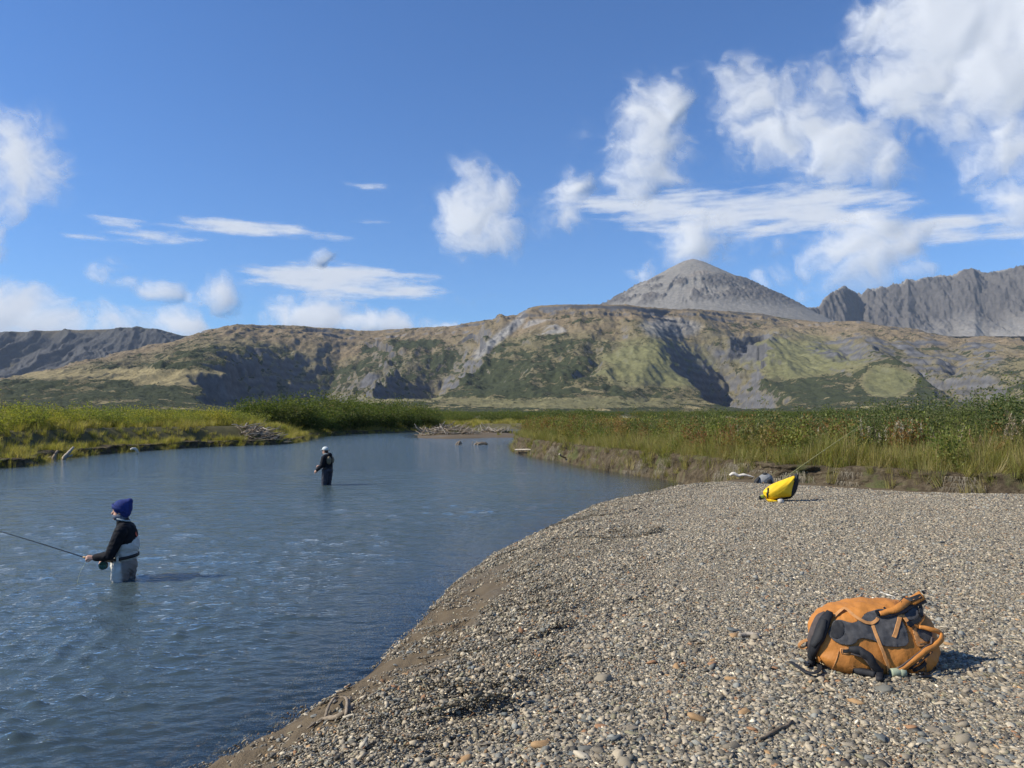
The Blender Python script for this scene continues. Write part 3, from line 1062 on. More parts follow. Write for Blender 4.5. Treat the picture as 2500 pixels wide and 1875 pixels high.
# ---- clear air with a trace of blue haze
def haze_box():
    x0, x1, y0, y1, z0, z1 = -11000.0, 11000.0, -300.0, 8200.0, -9.0, 1420.0
    me = bpy.data.meshes.new('haze')
    v = [(x, y, z) for z in (z0, z1) for y in (y0, y1) for x in (x0, x1)]
    me.from_pydata(v, [], [(0, 2, 3, 1), (4, 5, 7, 6), (0, 1, 5, 4), (2, 6, 7, 3), (0, 4, 6, 2), (1, 3, 7, 5)])
    m, T, out = new_mat('haze')
    vol = T.n('ShaderNodeVolumePrincipled')
    vol.inputs['Color'].default_value = (.66, .80, 1.0, 1)
    vol.inputs['Density'].default_value = HAZE_DENSITY
    vol.inputs['Anisotropy'].default_value = 0.0
    T.link(vol.outputs[0], out.inputs['Volume'])
    return link_mesh('haze', me, m)


HAZE_DENSITY = 2.8e-5
tag(haze_box(), 'thin blue haze in the air before the mountains', 'haze', kind='stuff')

# ================================================================== scattering (uncountable things only)
def scatter(name, pts, rot, scl, idx, variants, label, cat):
    """one object that instances small source meshes on its vertices"""
    me = bpy.data.meshes.new(name)
    me.vertices.add(len(pts))
    me.vertices.foreach_set('co', np.asarray(pts, np.float32).ravel())
    set_attr(me, 'rot', rot, 'FLOAT_VECTOR')
    set_attr(me, 'scl', scl, 'FLOAT_VECTOR')
    a = me.attributes.new('idx', 'INT', 'POINT'); a.data.foreach_set('value', np.asarray(idx, np.int32))
    o = link_mesh(name, me)
    src = bpy.data.collections.new(name + '_source')
    for i, vm in enumerate(variants):
        so = bpy.data.objects.new('%s_source_%02d' % (name, i), vm)
        src.objects.link(so)
    ng = bpy.data.node_groups.new(name, 'GeometryNodeTree')
    ng.interface.new_socket('Geometry', in_out='INPUT', socket_type='NodeSocketGeometry')
    ng.interface.new_socket('Geometry', in_out='OUTPUT', socket_type='NodeSocketGeometry')
    N = ng.nodes
    gi, go = N.new('NodeGroupInput'), N.new('NodeGroupOutput')
    ci = N.new('GeometryNodeCollectionInfo')
    ci.inputs['Collection'].default_value = src
    ci.inputs['Separate Children'].default_value = True
    ci.inputs['Reset Children'].default_value = True
    iop = N.new('GeometryNodeInstanceOnPoints')
    iop.inputs['Pick Instance'].default_value = True

    def na(nm, typ):
        n = N.new('GeometryNodeInputNamedAttribute'); n.data_type = typ
        n.inputs[0].default_value = nm
        return [q for q in n.outputs if q.enabled and q.name == 'Attribute'][0]
    ng.links.new(gi.outputs[0], iop.inputs['Points'])
    ng.links.new(ci.outputs[0], iop.inputs['Instance'])
    ng.links.new(na('idx', 'INT'), iop.inputs['Instance Index'])
    e2r = N.new('FunctionNodeEulerToRotation')
    ng.links.new(na('rot', 'FLOAT_VECTOR'), e2r.inputs[0])
    ng.links.new(e2r.outputs[0], iop.inputs['Rotation'])
    ng.links.new(na('scl', 'FLOAT_VECTOR'), iop.inputs['Scale'])
    ng.links.new(iop.outputs[0], go.inputs[0])
    md = o.modifiers.new('scatter', 'NODES')
    md.node_group = ng
    tag(o, label, cat, kind='stuff')
    return o


# ================================================================== pebbles
PEB_COLS = np.array([(.30, .27, .22), (.22, .20, .165), (.16, .145, .12), (.36, .32, .255), (.42, .39, .33), (.13, .135, .13), (.105, .12, .13), (.17, .18, .18),
                     (.30, .20, .11), (.26, .15, .085), (.22, .21, .15), (.09, .085, .075), (.19, .17, .14), (.25, .23, .19), (.48, .45, .39)])
PEB_COLS = PEB_COLS * np.array([1.10, 1.03, .90])
PEB_W = np.array([10, 12, 12, 8, 4, 7, 6, 7, 3.0, 2.2, 5, 8, 11, 10, 1.6]); PEB_W = PEB_W / PEB_W.sum()


def ico(sub):
    bm = bmesh.new(); bmesh.ops.create_icosphere(bm, subdivisions=sub, radius=1.0)
    v = np.array([p.co[:] for p in bm.verts]); f = np.array([[q.index for q in p.verts] for p in bm.faces])
    bm.free()
    return v, f


ICO1, ICO2 = ico(1), ico(2)


def pebble_verts(r, base=ICO1):
    v = base[0].copy()
    ax = np.array([1.0, .5 + .4 * r.random(), .18 + .30 * r.random()])
    if r.random() < .25:
        ax[2] *= .6
    # facet-like dents
    for _ in range(5):
        n = r.normal(size=3); n /= np.linalg.norm(n)
        d = v @ n
        cut = .62 + .25 * r.random()
        v = v - np.clip(d - cut, 0, 1)[:, None] * n[None, :] * .85
    v *= 1 + .14 * r.normal(size=(len(v), 1))
    return v * ax


def clump_mesh(name, seed, n, rad, smed, smax):
    r = np.random.default_rng(seed)
    V, F, C = [], [], []
    o = 0
    for i in range(n):
        s = min(smax, smed * math.exp(.48 * r.normal()))
        v = pebble_verts(r) * s
        e = Euler((.35 * r.normal(), .35 * r.normal(), r.random() * 6.283)).to_matrix()
        v = v @ np.array(e).T
        a, q = r.random() * 6.283, rad * math.sqrt(r.random())
        v = v + np.array([q * math.cos(a), q * math.sin(a), s * .12 - .002])
        V.append(v); F.append(ICO1[1] + o); o += len(v)
        c = PEB_COLS[r.choice(len(PEB_COLS), p=PEB_W)] * math.exp(.26 * r.normal() + .03)
        C.append(np.repeat(c[None, :], len(v), 0))
    me = np_mesh(name, np.concatenate(V), np.concatenate(F))
    set_attr(me, 'tint', np.concatenate(C), 'FLOAT_COLOR')
    me.materials.append(M_PEB)
    return me


M_PEB, T, out = new_mat('pebble')
p = T.n('ShaderNodeBsdfPrincipled'); T.link(p.outputs[0], out.inputs[0])
p.inputs['Roughness'].default_value = .72; p.inputs['Specular IOR Level'].default_value = .35
ob = T.n('ShaderNodeTexCoord').outputs['Object']
cc = T.mix(1.0, attr(T, 'tint', 'Color'), T.ramp(T.noise(ob, 160, 4, .65), [(.3, (.72, .72, .72)), (.7, (1.2, 1.2, 1.2))]), 'MULTIPLY')
T.link(cc, p.inputs['Base Color'])
T.link(bump(T, T.noise(ob, 260, 3, .6), .35, .002), p.inputs['Normal'])

small = [clump_mesh('gravel_clump', 100 + i, 330, .23, .0062, .015) for i in range(7)]
mixed = [clump_mesh('gravel_clump', 200 + i, 230, .25, .0094, .028) for i in range(7)]


def bar_points(r, n, y0, y1):
    """random points of the gravel bar in view, denser near the camera"""
    Y = y0 * (y1 / y0) ** r.random(n)
    U_ = -120 + 2760 * r.random(n)
    return Y * (U_ - 1250) / F_PX, Y


r = np.random.default_rng(31)
# equal areal density: accept by area weight
cand_x, cand_y = r.uniform(-5.0, 17.0, 92000), r.uniform(-.5, 27, 92000)
z_, q_ = ground_z(cand_x, cand_y, True)
shallow = ~(q_['inG'] | q_['inR'] | q_['inL'] | q_['inM']) & (q_['dS'] < .75) & (cand_y < 14)
keep = ((q_['inG'] & (q_['dS'] > .04)) | shallow) & (np.abs(cand_x) < .76 * np.maximum(cand_y, 0) + 3.2)
gravelly = (1 - sstep(.08, .45, q_['mud'])) * (1 - sstep(.35, .75, q_['strip']))
gravelly = np.where(shallow, .30, gravelly)
keep &= r.random(92000) < np.maximum(gravelly, .06 * (q_['mud'] > .3))
px_, py_ = cand_x[keep], cand_y[keep]
eps = .06
zc0 = z_[keep]
nx = -(ground_z(px_ + eps, py_) - ground_z(px_ - eps, py_)) / (2 * eps)
ny = -(ground_z(px_, py_ + eps) - ground_z(px_, py_ - eps)) / (2 * eps)
n_ = len(px_)
dist_ = np.hypot(px_, py_)
rot = np.stack([np.arctan(-ny) * 1.0, np.arctan(nx) * 1.0, np.zeros(n_)], 1)
# spin about the local normal: compose through matrices
eul = np.zeros((n_, 3))
for i in range(n_):
    e = Quaternion(Vector((0, 0, 1)).cross(Vector((nx[i], ny[i], 1)).normalized()).normalized() if abs(nx[i]) + abs(ny[i]) > 1e-5 else (1, 0, 0),
                   Vector((0, 0, 1)).angle(Vector((nx[i], ny[i], 1)))) @ Quaternion((0, 0, 1), r.random() * 6.283)
    eul[i] = e.to_euler()[:]
big = fbm(px_ * .9, py_ * .9, 3, 801) + .5 * sstep(2.6, .6, q_['dS'][keep]) - .12 + .25 * sstep(4.5, 2.5, dist_)
idx = np.where(r.random(n_) < np.clip(.36 + .9 * big, .06, .9), 7 + r.integers(0, 7, n_), r.integers(0, 7, n_))
scl = np.repeat((.85 + .45 * r.random(n_))[:, None], 3, 1)
print('gravel clumps', n_)
scatter('gravel', np.stack([px_, py_, zc0 + .002], 1), eul, scl, idx, small + mixed, 'small mixed grey and tan pebbles covering the gravel bar', 'gravel')

# ---- the larger stones one can pick apart lie on the bar one by one
peb_meshes = []
for i in range(14):
    rr = np.random.default_rng(900 + i)
    v = pebble_verts(rr, ICO2)
    me = np_mesh('pebble', v, ICO2[1])
    c = PEB_COLS[i % len(PEB_COLS)] * 1.05
    set_attr(me, 'tint', np.repeat(c[None, :], len(v), 0), 'FLOAT_COLOR')
    me.materials.append(M_PEB)
    peb_meshes.append(me)
cnt = 0
r = np.random.default_rng(77)
SPOTS = [(745, 1822, .060), (600, 1748, .03), (890, 1800, .035), (1285, 1572, .05), (1440, 1585, .05), (1590, 1620, .045), (1535, 1780, .05), (1510, 1850, .05), (1420, 1850, .045), (2160, 1810, .05),
         (735, 1745, .04), (770, 1840, .03), (885, 1862, .055), (905, 1640, .03), (1075, 1398, .04), (1905, 1525, .03), (1845, 1560, .05), (2350, 1812, .05)]
while cnt < 280:
    if cnt < len(SPOTS):
        u0, v0, s0 = SPOTS[cnt]
    else:
        u0, v0 = r.uniform(700, 2500), 1290 + 585 * r.random() ** .62
        s0 = .020 + .020 * r.random() + .018 * (r.random() < .12)
    g = on_ground(u0, v0)
    a_, b_, c_, d_, dS_, dR_, *_ = ground_parts(np.array([g.x]), np.array([g.y]))
    if not a_[0] or g.y > 16:
        if cnt < len(SPOTS):
            SPOTS.pop(cnt)
        continue
    o = bpy.data.objects.new('pebble', peb_meshes[int(r.integers(0, 14))])
    COL.objects.link(o)
    o.parent = ground
    o.location = (g.x, g.y, g.z + s0 * .16)
    o.rotation_euler = (.2 * r.normal(), .2 * r.normal(), r.random() * 6.283)
    o.scale = (s0, s0, s0)
    cnt += 1

# ================================================================== eroded bank faces
M_SOIL, T, out = new_mat('bank_soil')
p = T.n('ShaderNodeBsdfPrincipled'); T.link(p.outputs[0], out.inputs[0])
p.inputs['Roughness'].default_value = .95; p.inputs['Specular IOR Level'].default_value = .15
ob = T.n('ShaderNodeTexCoord').outputs['Object']
vs = T.vmath('MULTIPLY', ob, (1, 1, .55))
c = T.ramp(T.noise(vs, 5.0, 7, .68), [(.28, (.028, .021, .014)), (.5, (.078, .060, .038)), (.68, (.14, .112, .072)), (.85, (.20, .165, .115))])
c = T.mix(T.smooth(T.noise(ob, 1.1, 4, .6), .52, .66), c, (.085, .090, .036))
T.link(c, p.inputs['Base Color'])
T.link(bump(T, T.noise(ob, 16, 6, .7), .9, .06), p.inputs['Normal'])


def bank_face(name, foot, s0, s1, out_sign, height, step, seed, overhang):
    P = np.array(foot)
    seg = np.hypot(*np.diff(P, axis=0).T)
    S = np.concatenate([[0], np.cumsum(seg)])
    s = np.arange(s0, min(s1, S[-1]), step)
    fx, fy = np.interp(s, S, P[:, 0]), np.interp(s, S, P[:, 1])
    tx, ty = np.gradient(fx), np.gradient(fy)
    L = np.hypot(tx, ty); tx /= L; ty /= L
    ox, oy = ty * out_sign, -tx * out_sign
    NT_ = 22
    t = np.linspace(0, 1, NT_)
    prof = np.interp(t, [0, .12, .35, .7, .86, .94, 1], [.50, .30, .10, -.08, -.14 + overhang, -.30, -.85])
    S2, T2 = np.meshgrid(s, t, indexing='ij')
    o = np.repeat(prof[None, :], len(s), 0)
    o += (.42 * fbm(S2 * .42, T2 * .5, 3, seed) + .18 * fbm(S2 * 1.3, T2 * 1.6, 4, seed + 1)) * sstep(1.0, .93, T2)
    o += .16 * ridged(S2 * 2.1, T2 * 2.4 + 3, 4, seed + 5) * sstep(1, .9, T2) * sstep(0, .12, T2)
    o += .05 * fbm(S2 * 9, T2 * 9, 3, seed + 9)
    g0 = ground_z((fx + ox * .75), (fy + oy * .75))
    gt = ground_z((fx - ox * 1.2), (fy - oy * 1.2))
    zf = np.maximum(g0, -.15) - .08
    zt = gt + .03 + .07 * fbm(s * .9, s * 0, 3, seed + 2)
    zt = np.minimum(zt, zf + height * 1.4)
    Z = zf[:, None] + (zt - zf)[:, None] * np.interp(t, [0, .15, .5, .9, 1], [0, .10, .52, .97, 1.0])[None, :]
    Z += .05 * fbm(S2 * 3, T2 * 5, 3, seed + 4) * sstep(0, .1, T2) * sstep(1, .95, T2)
    V = np.stack([fx[:, None] + ox[:, None] * o, fy[:, None] + oy[:, None] * o, Z], -1).reshape(-1, 3)
    F = grid_faces(len(s), NT_)
    if out_sign < 0:
        F = F[:, ::-1]
    ob_ = link_mesh(name, np_mesh(name, V, F), M_SOIL)
    tag(ob_, kind='structure')
    info = dict(s=s, fx=fx, fy=fy, ox=ox, oy=oy, zf=zf, zt=zt)
    return ob_, info


def arc_at(foot, x, y):
    return float(seg_dist(np.array([x]), np.array([y]), foot)[1][0])


r_bank, RB = bank_face('right_river_bank', R_FOOT, arc_at(R_FOOT, 26, 10), arc_at(R_FOOT, 3, 70), -1, 1.0, .09, 850, .03)
l_bank, LB = bank_face('left_river_bank', L_FOOT, arc_at(L_FOOT, -55, 23), arc_at(L_FOOT, -17, 103), 1, .62, .14, 870, .06)

# ================================================================== plants
def leaf_mat(name, cols, trans=.45, vmul=.4):
    """cols: stops over the random value of each plant; leaves vary around it"""
    m, T, out = new_mat(name)
    oi = T.n('ShaderNodeObjectInfo')
    base = T.ramp(oi.outputs['Random'], [(i / max(1, len(cols) - 1), c) for i, c in enumerate(cols)])
    v = attr(T, 'vary')
    hi = T.mix(1.0, base, (1 + vmul, 1 + vmul, 1 + vmul), 'MULTIPLY')
    lo = T.mix(1.0, base, (1 - vmul, 1 - vmul * .9, 1 - vmul), 'MULTIPLY')
    c = T.mix(v, lo, hi)
    c = T.mix(T.smooth(attr(T, 'dry'), .5, 1.0), c, (.27, .205, .10))
    d = T.n('ShaderNodeBsdfDiffuse'); T.link(c, d.inputs[0])
    t = T.n('ShaderNodeBsdfTranslucent'); T.link(T.mix(1.0, c, (1.15, 1.25, .6), 'MULTIPLY'), t.inputs[0])
    g = T.n('ShaderNodeBsdfGlossy'); g.inputs['Roughness'].default_value = .6; g.inputs[0].default_value = (.9, .95, .9, 1)
    mx = T.n('ShaderNodeMixShader'); mx.inputs[0].default_value = trans
    T.link(d.outputs[0], mx.inputs[1]); T.link(t.outputs[0], mx.inputs[2])
    m2 = T.n('ShaderNodeMixShader'); m2.inputs[0].default_value = .012
    T.link(mx.outputs[0], m2.inputs[1]); T.link(g.outputs[0], m2.inputs[2])
    T.link(m2.outputs[0], out.inputs[0])
    return m


M_GRASS_R = leaf_mat('meadow_grass', [(.22, .22, .052), (.30, .265, .075), (.37, .30, .13), (.23, .24, .056), (.42, .345, .17), (.185, .21, .05)])
M_GRASS_L = leaf_mat('yellow_meadow_grass', [(.33, .275, .060), (.19, .20, .045), (.38, .30, .09), (.29, .25, .06), (.40, .32, .13), (.24, .23, .05)])
M_ALDER = leaf_mat('alder_leaf', [(.095, .118, .042), (.122, .138, .048), (.105, .124, .052), (.150, .146, .055)])
M_WILLOW = leaf_mat('willow_leaf', [(.19, .205, .045), (.30, .265, .048), (.24, .235, .05), (.15, .175, .05), (.33, .27, .055)])
M_FARALDER = leaf_mat('thicket_leaf', [(.080, .108, .026), (.100, .120, .028), (.090, .110, .032), (.125, .130, .036)])
M_SEED = leaf_mat('seed_plume', [(.50, .44, .38), (.42, .36, .30), (.34, .22, .15)], .4, .2)
M_STEM = simple_mat('woody_stem', (.11, .085, .06), .85, 20, .3)
M_ROOT = leaf_mat('hanging_root', [(.20, .17, .13), (.14, .115, .085), (.27, .235, .18)], .1, .35)


class Buf:
    def __init__(self):
        self.v, self.f, self.vary, self.dry = [], [], [], []

    def ribbon(self, pts, w0, w1, side, vary, dry0=0.0, dry1=0.0):
        n = len(pts)
        o = len(self.v)
        for i, q in enumerate(pts):
            k = i / (n - 1)
            w = w0 + (w1 - w0) * k
            self.v.append(q - side * w); self.v.append(q + side * w)
            self.vary += [vary, vary]; self.dry += [dry0 + (dry1 - dry0) * k] * 2
        for i in range(n - 1):
            a = o + 2 * i
            self.f.append((a, a + 1, a + 3, a + 2))

    def leaf(self, c, d, side, l, w, vary, dry=0.0):
        o = len(self.v)
        self.v += [c, c + d * l * .45 + side * w, c + d * l, c + d * l * .45 - side * w]
        self.vary += [vary] * 4; self.dry += [dry] * 4
        self.f.append((o, o + 1, o + 2, o + 3))

    def mesh(self, name, mat):
        me = np_mesh(name, np.array([tuple(q) for q in self.v]), np.array(self.f), smooth=False)
        set_attr(me, 'vary', self.vary); set_attr(me, 'dry', self.dry)
        me.materials.append(mat)
        return me


def rdir(r, up=0.0):
    v = Vector(r.normal(size=3)); v.z += up
    return v.normalized()


def grass_tuft(seed, mat, h, n, spread, w, dry):
    r = np.random.default_rng(seed); B = Buf()
    for i in range(n):
        a = r.random() * 6.283
        base = Vector((math.cos(a), math.sin(a), 0)) * (spread * math.sqrt(r.random()))
        lean = Vector((math.cos(a + r.normal() * .8), math.sin(a + r.normal() * .8), 0)) * (.18 + .5 * r.random())
        hh = h * (.5 + .6 * r.random())
        pts = [base + Vector((0, 0, hh * k)) + lean * (hh * (k ** 2.0)) * .8 - Vector((0, 0, .28 * hh * k ** 3 * lean.length * 1.4)) for k in (0, .35, .7, 1)]
        side = Vector((-lean.y, lean.x, 0)).normalized()
        dd = 1.0 if r.random() < dry else .25 * r.random()
        B.ribbon(pts, w, w * .12, side, r.random(), dd, min(1, dd + .35))
    return B.mesh('grass_tuft', mat)


def seed_stalk(seed, h):
    """fireweed gone to seed: a reddish stalk with drying leaves and a pale plume"""
    r = np.random.default_rng(seed)
    S_, P_ = Buf(), Buf()
    for j in range(3):
        b = Vector((.10 * r.normal(), .10 * r.normal(), 0)); ln = Vector((.10 * r.normal(), .10 * r.normal(), 0)); hh = h * (.75 + .35 * r.random())
        pts = [b + Vector((0, 0, hh * k)) + ln * hh * k * k for k in (0, .5, 1)]
        for a in (0, 1.57):
            S_.ribbon(pts, .006, .003, Vector((math.cos(a), math.sin(a), 0)), .5 * r.random(), .6, .9)
        for k in range(16):
            kk = .2 + .5 * r.random(); q = b + Vector((0, 0, hh * kk)) + ln * hh * kk * kk
            d = rdir(r, .1); S_.leaf(q, d, d.cross(Vector((0, 0, 1))).normalized(), .11, .012, r.random(), r.random())
        for k in range(46):
            kk = .70 + .32 * r.random(); q = b + Vector((0, 0, hh * kk)) + ln * hh * kk * kk
            d = rdir(r, .4); P_.leaf(q, d, d.cross(Vector((0, 0, 1))).normalized(), .05 + .05 * r.random(), .010, r.random())
    return S_.mesh('stalk', M_GRASS_R), P_.mesh('seed_plume', M_SEED)


def bush(seed, h, spread, nst, nleaf, ll, lw, mat, up=.35, clump=.17, gaps=.25):
    """woody stems fanning from the base, leaves in loose clumps along and at the ends of twigs"""
    r = np.random.default_rng(seed)
    S_, L_ = Buf(), Buf()
    tips = []
    for i in range(nst):
        a = 6.283 * i / nst + r.normal() * .3
        rad_ = spread * (.35 + .65 * r.random())
        hh = h * (.62 + .40 * r.random()) * (1 - .22 * (rad_ / spread) ** 2)
        d = Vector((math.cos(a), math.sin(a), 0))
        pts = [d * (rad_ * k ** .8) + Vector((.05 * h * r.normal() * k, .05 * h * r.normal() * k, hh * k)) for k in (0, .25, .5, .75, 1)]
        for aa in (0, 1.57):
            S_.ribbon(pts, .016 * h / 2, .004, Vector((math.cos(aa), math.sin(aa), 0)), r.random())
        for k in (1, 2, 3, 4, 4):
            for q in range(2):
                tw = pts[k] + Vector(r.normal(size=3)) * (.16 * h) * (.6 + .12 * k)
                if tw.z < .10 * h:
                    tw.z = .10 * h + .1 * h * r.random()
                if r.random() > gaps:
                    tips.append((tw, .7 + .5 * r.random()))
                    S_.ribbon([pts[k], (pts[k] + tw) * .5 + Vector((0, 0, .02)), tw], .006, .003, Vector((0, 1, 0)), r.random())
    cen = Vector((0, 0, h * .45))
    for i in range(nleaf):
        tp, wgt = tips[int(r.integers(0, len(tips)))]
        c = tp + Vector(r.normal(size=3)) * clump * h * .5 * wgt
        if c.z < .03:
            c.z = .03 + .05 * r.random()
        d = ((c - cen).normalized() * .5 + rdir(r, up) * .9).normalized()
        s_ = d.cross(rdir(r)).normalized()
        L_.leaf(c, d, s_, ll * (.6 + .7 * r.random()), lw * (.6 + .7 * r.random()), r.random(), 1.0 if r.random() < .03 else 0.0)
    return S_.mesh('stems', M_STEM), L_.mesh('foliage', mat)


ROWS = {}
ORD = ['first', 'second', 'third', 'fourth', 'fifth', 'sixth', 'seventh', 'eighth', 'ninth', 'tenth', 'eleventh', 'twelfth', 'thirteenth', 'fourteenth', 'fifteenth', 'sixteenth',
       'seventeenth', 'eighteenth', 'nineteenth', 'twentieth']


def ordinal(i):
    return ORD[i] if i < 20 else ['twenty-', 'thirty-', 'forty-', 'fifty-'][(i + 1) // 10 - 2] + ORD[(i + 1) % 10 - 1] if (i + 1) % 10 else ['thirtieth', 'fortieth', 'fiftieth'][(i + 1) // 10 - 3]


def label_rows():
    """count along each row from the left so that a label points to one plant"""
    for (what, where), L in ROWS.items():
        L.sort(key=lambda q: q[0])
        for i, (k, e) in enumerate(L):
            e['label'] = '%s, %s from the left %s' % (what, ordinal(i), where)


def plant_bush(name, loc, rz, sc, meshes, label, cat, group):
    e = empty(name, loc, rz)
    e.scale = sc
    tag(e, None, cat, group)
    ROWS.setdefault(label, []).append((loc[0] / loc[1], e))
    for nm, me in zip(('stems', 'foliage'), meshes):
        o = bpy.data.objects.new(nm, me); COL.objects.link(o); o.parent = e
        o['kind'] = 'stuff'
    return e


# ---- grass and forbs
gr = [grass_tuft(1000 + i, M_GRASS_R, .78, 46, .17, .0070, .08 + .05 * i) for i in range(6)]
gl = [grass_tuft(1100 + i, M_GRASS_L, .80, 42, .24, .012, .12) for i in range(5)]
roots = []
for i in range(5):
    r = np.random.default_rng(1200 + i); B = Buf()
    for k in range(34):
        b = Vector((.22 * r.normal(), .03 * r.normal(), 0)); ln = .18 + .42 * r.random()
        dr = Vector((.3 * r.normal(), -.25 * abs(r.normal()) - .05, 0))
        pts = [b + dr * ln * q - Vector((0, 0, ln * q * (.5 + .5 * q))) for q in (0, .35, .7, 1)]
        B.ribbon(pts, .006, .002, Vector((1, 0, 0)), r.random(), .5 * r.random(), .5)
    roots.append(B.mesh('hanging_roots', M_ROOT))

r = np.random.default_rng(41)


def bank_scatter(info, n, off0, off1, s_lim=None, pw=1.0):
    i = r.integers(0, len(info['s']), n)
    o = off0 + (off1 - off0) * r.random(n) ** pw
    jx = r.normal(size=n) * .08
    x = info['fx'][i] - info['ox'][i] * o + jx; y = info['fy'][i] - info['oy'][i] * o + jx
    return x, y, i, o


x, y, i, o = bank_scatter(RB, 5200, .35, 6.0, pw=1.35)
gzv, gq = ground_z(x, y, True)
k = gq['inR'] & (gq['dR'] > .25)
x, y, z, o = x[k], y[k], gzv[k], o[k]
pxv = 1250 + F_PX * x / y
n_ = len(x)
hs = (.80 + .55 * r.random(n_)) * (.85 + .4 * fbm(x * .5, y * .5, 3, 881)) * np.interp(pxv, [1250, 1500, 2000, 2500], [.85, 1.0, 1.05, 1.1])
scatter('meadow_grass', np.stack([x, y, z - .03], 1), np.stack([.10 * r.normal(size=n_), .10 * r.normal(size=n_), 6.283 * r.random(n_)], 1),
        np.stack([hs, hs, hs * 1.15], 1), r.integers(0, 6, n_), gr, 'green and straw coloured grass along the top of the right bank', 'grass')
# broad-leaved forbs among the grass
x, y, i, o = bank_scatter(RB, 620, .6, 4.6)
gzv, gq = ground_z(x, y, True)
k = gq['inR'] & (gq['dR'] > .4)
x, y, z = x[k], y[k], gzv[k]
n_ = len(x); hs = .26 + .22 * r.random(n_)
M_FORB = leaf_mat('forb_leaf', [(.13, .16, .04), (.20, .20, .05), (.10, .14, .04), (.24, .17, .06), (.22, .09, .04), (.16, .18, .045)])
forbs = [bush(1700 + q, 2.0, .7, 7, 420, .17, .05, M_FORB, .5, .22)[1] for q in range(4)]
scatter('bank_forbs', np.stack([x, y, z - .02], 1), np.stack([.1 * r.normal(size=n_), .1 * r.normal(size=n_), 6.283 * r.random(n_)], 1),
        np.stack([hs, hs, hs * 1.25], 1), r.integers(0, 4, n_), forbs, 'leafy green and reddish weeds among the right bank grass', 'weeds')
# slumped tufts and roots over the face
x, y, i, o = bank_scatter(RB, 3600, -.42, .62)
face_h = np.interp(o, [-.42, -.2, 0, .2, .62], [.04, .22, .58, .85, .99])
z = RB['zf'][i] + (RB['zt'][i] - RB['zf'][i]) * face_h
kk = r.random(len(x)) < np.interp(o, [-.4, 0, .3, .5], [.10, .35, .8, 1.0]) * (.55 + .9 * fbm(x * .5, y * .5, 3, 895))
x, y, z, i = x[kk], y[kk], z[kk], i[kk]
n_ = len(x)
hs = .42 + .45 * r.random(n_)
azr = np.arctan2(RB['oy'][i], RB['ox'][i])
scatter('bank_grass', np.stack([x, y, z - .02], 1), np.stack([.3 * r.normal(size=n_), .3 * r.normal(size=n_), 6.283 * r.random(n_)], 1),
        np.stack([hs, hs, hs], 1), r.integers(0, 6, n_), gr, 'straggling tufts clinging to the eroded right bank', 'grass')
x, y, i, o = bank_scatter(RB, 1900, -.15, .30)
kk = fbm(RB['s'][i] * .55, o * 0, 3, 899) > .10
x, y, i, o = x[kk], y[kk], i[kk], o[kk]
z = RB['zf'][i] + (RB['zt'][i] - RB['zf'][i]) * np.interp(o, [-.15, .30], [.30, .92])
n_ = len(x)
azr = np.arctan2(RB['oy'][i], RB['ox'][i]) + math.pi / 2   # local -Y hangs outward
hs = .35 + .75 * r.random(n_)
x, y = x + RB['ox'][i] * .10, y + RB['oy'][i] * .10
scatter('hanging_roots', np.stack([x, y, z], 1), np.stack([np.zeros(n_), np.zeros(n_), azr], 1), np.stack([hs, hs, hs], 1), r.integers(0, 5, n_), roots,
        'pale dead roots and thatch hanging from the right bank', 'roots')

# left bank (the beaver lodge keeps its own patch clear)
LODGE = on_z(605, 1083) + Vector((0, -.1, 0))


def off_lodge(x, y):
    return ((x - LODGE.x) / 2.7) ** 2 + ((y - LODGE.y + .4) / 2.2) ** 2 > 1


x, y = r.uniform(-105, -12, 36000), r.uniform(20, 112, 36000)
gzv, gq = ground_z(x, y, True)
k = gq['inL'] & off_lodge(x, y) & (gq['dL'] > .1) & (np.abs(x / y) < 1.25) & (r.random(36000) < np.clip(9.0 / (gq['dL'] + 4.5), .12, 1))
x, y, z, dl = x[k], y[k], gzv[k], gq['dL'][k]
n_ = len(x)
hs = (.45 + .85 * r.random(n_)) * np.interp(dl, [0, 1.5, 4, 20], [.5, .65, .85, .95]) * (.9 + .5 * fbm(x * .22, y * .22, 3, 885))
print('left tufts', n_)
scatter('yellow_meadow_grass', np.stack([x, y, z - .03], 1), np.stack([.1 * r.normal(size=n_), .1 * r.normal(size=n_), 6.283 * r.random(n_)], 1),
        np.stack([hs * 1.2, hs * 1.2, hs], 1), r.integers(0, 5, n_), gl, 'yellow green meadow grass along the far left bank', 'grass')
x, y, i, o = bank_scatter(LB, 2600, -.5, 1.3)
z = LB['zf'][i] + (LB['zt'][i] - LB['zf'][i]) * np.interp(o, [-.5, -.1, .5, 1.3], [.0, .35, .95, 1.0]) - .04
kk = off_lodge(x, y) & (r.random(len(x)) < .25 + .7 * sstep(-.1, .25, fbm(x * .25, y * .25, 3, 886)))
x, y, z = x[kk], y[kk], z[kk]
n_ = len(x); hs = .35 + .45 * r.random(n_)
scatter('left_bank_grass', np.stack([x, y, z], 1), np.stack([.2 * r.normal(size=n_), .2 * r.normal(size=n_), 6.283 * r.random(n_)], 1),
        np.stack([hs * 1.3, hs * 1.3, hs], 1), r.integers(0, 5, n_), gl, 'green tufts hanging over the left waterline', 'grass')
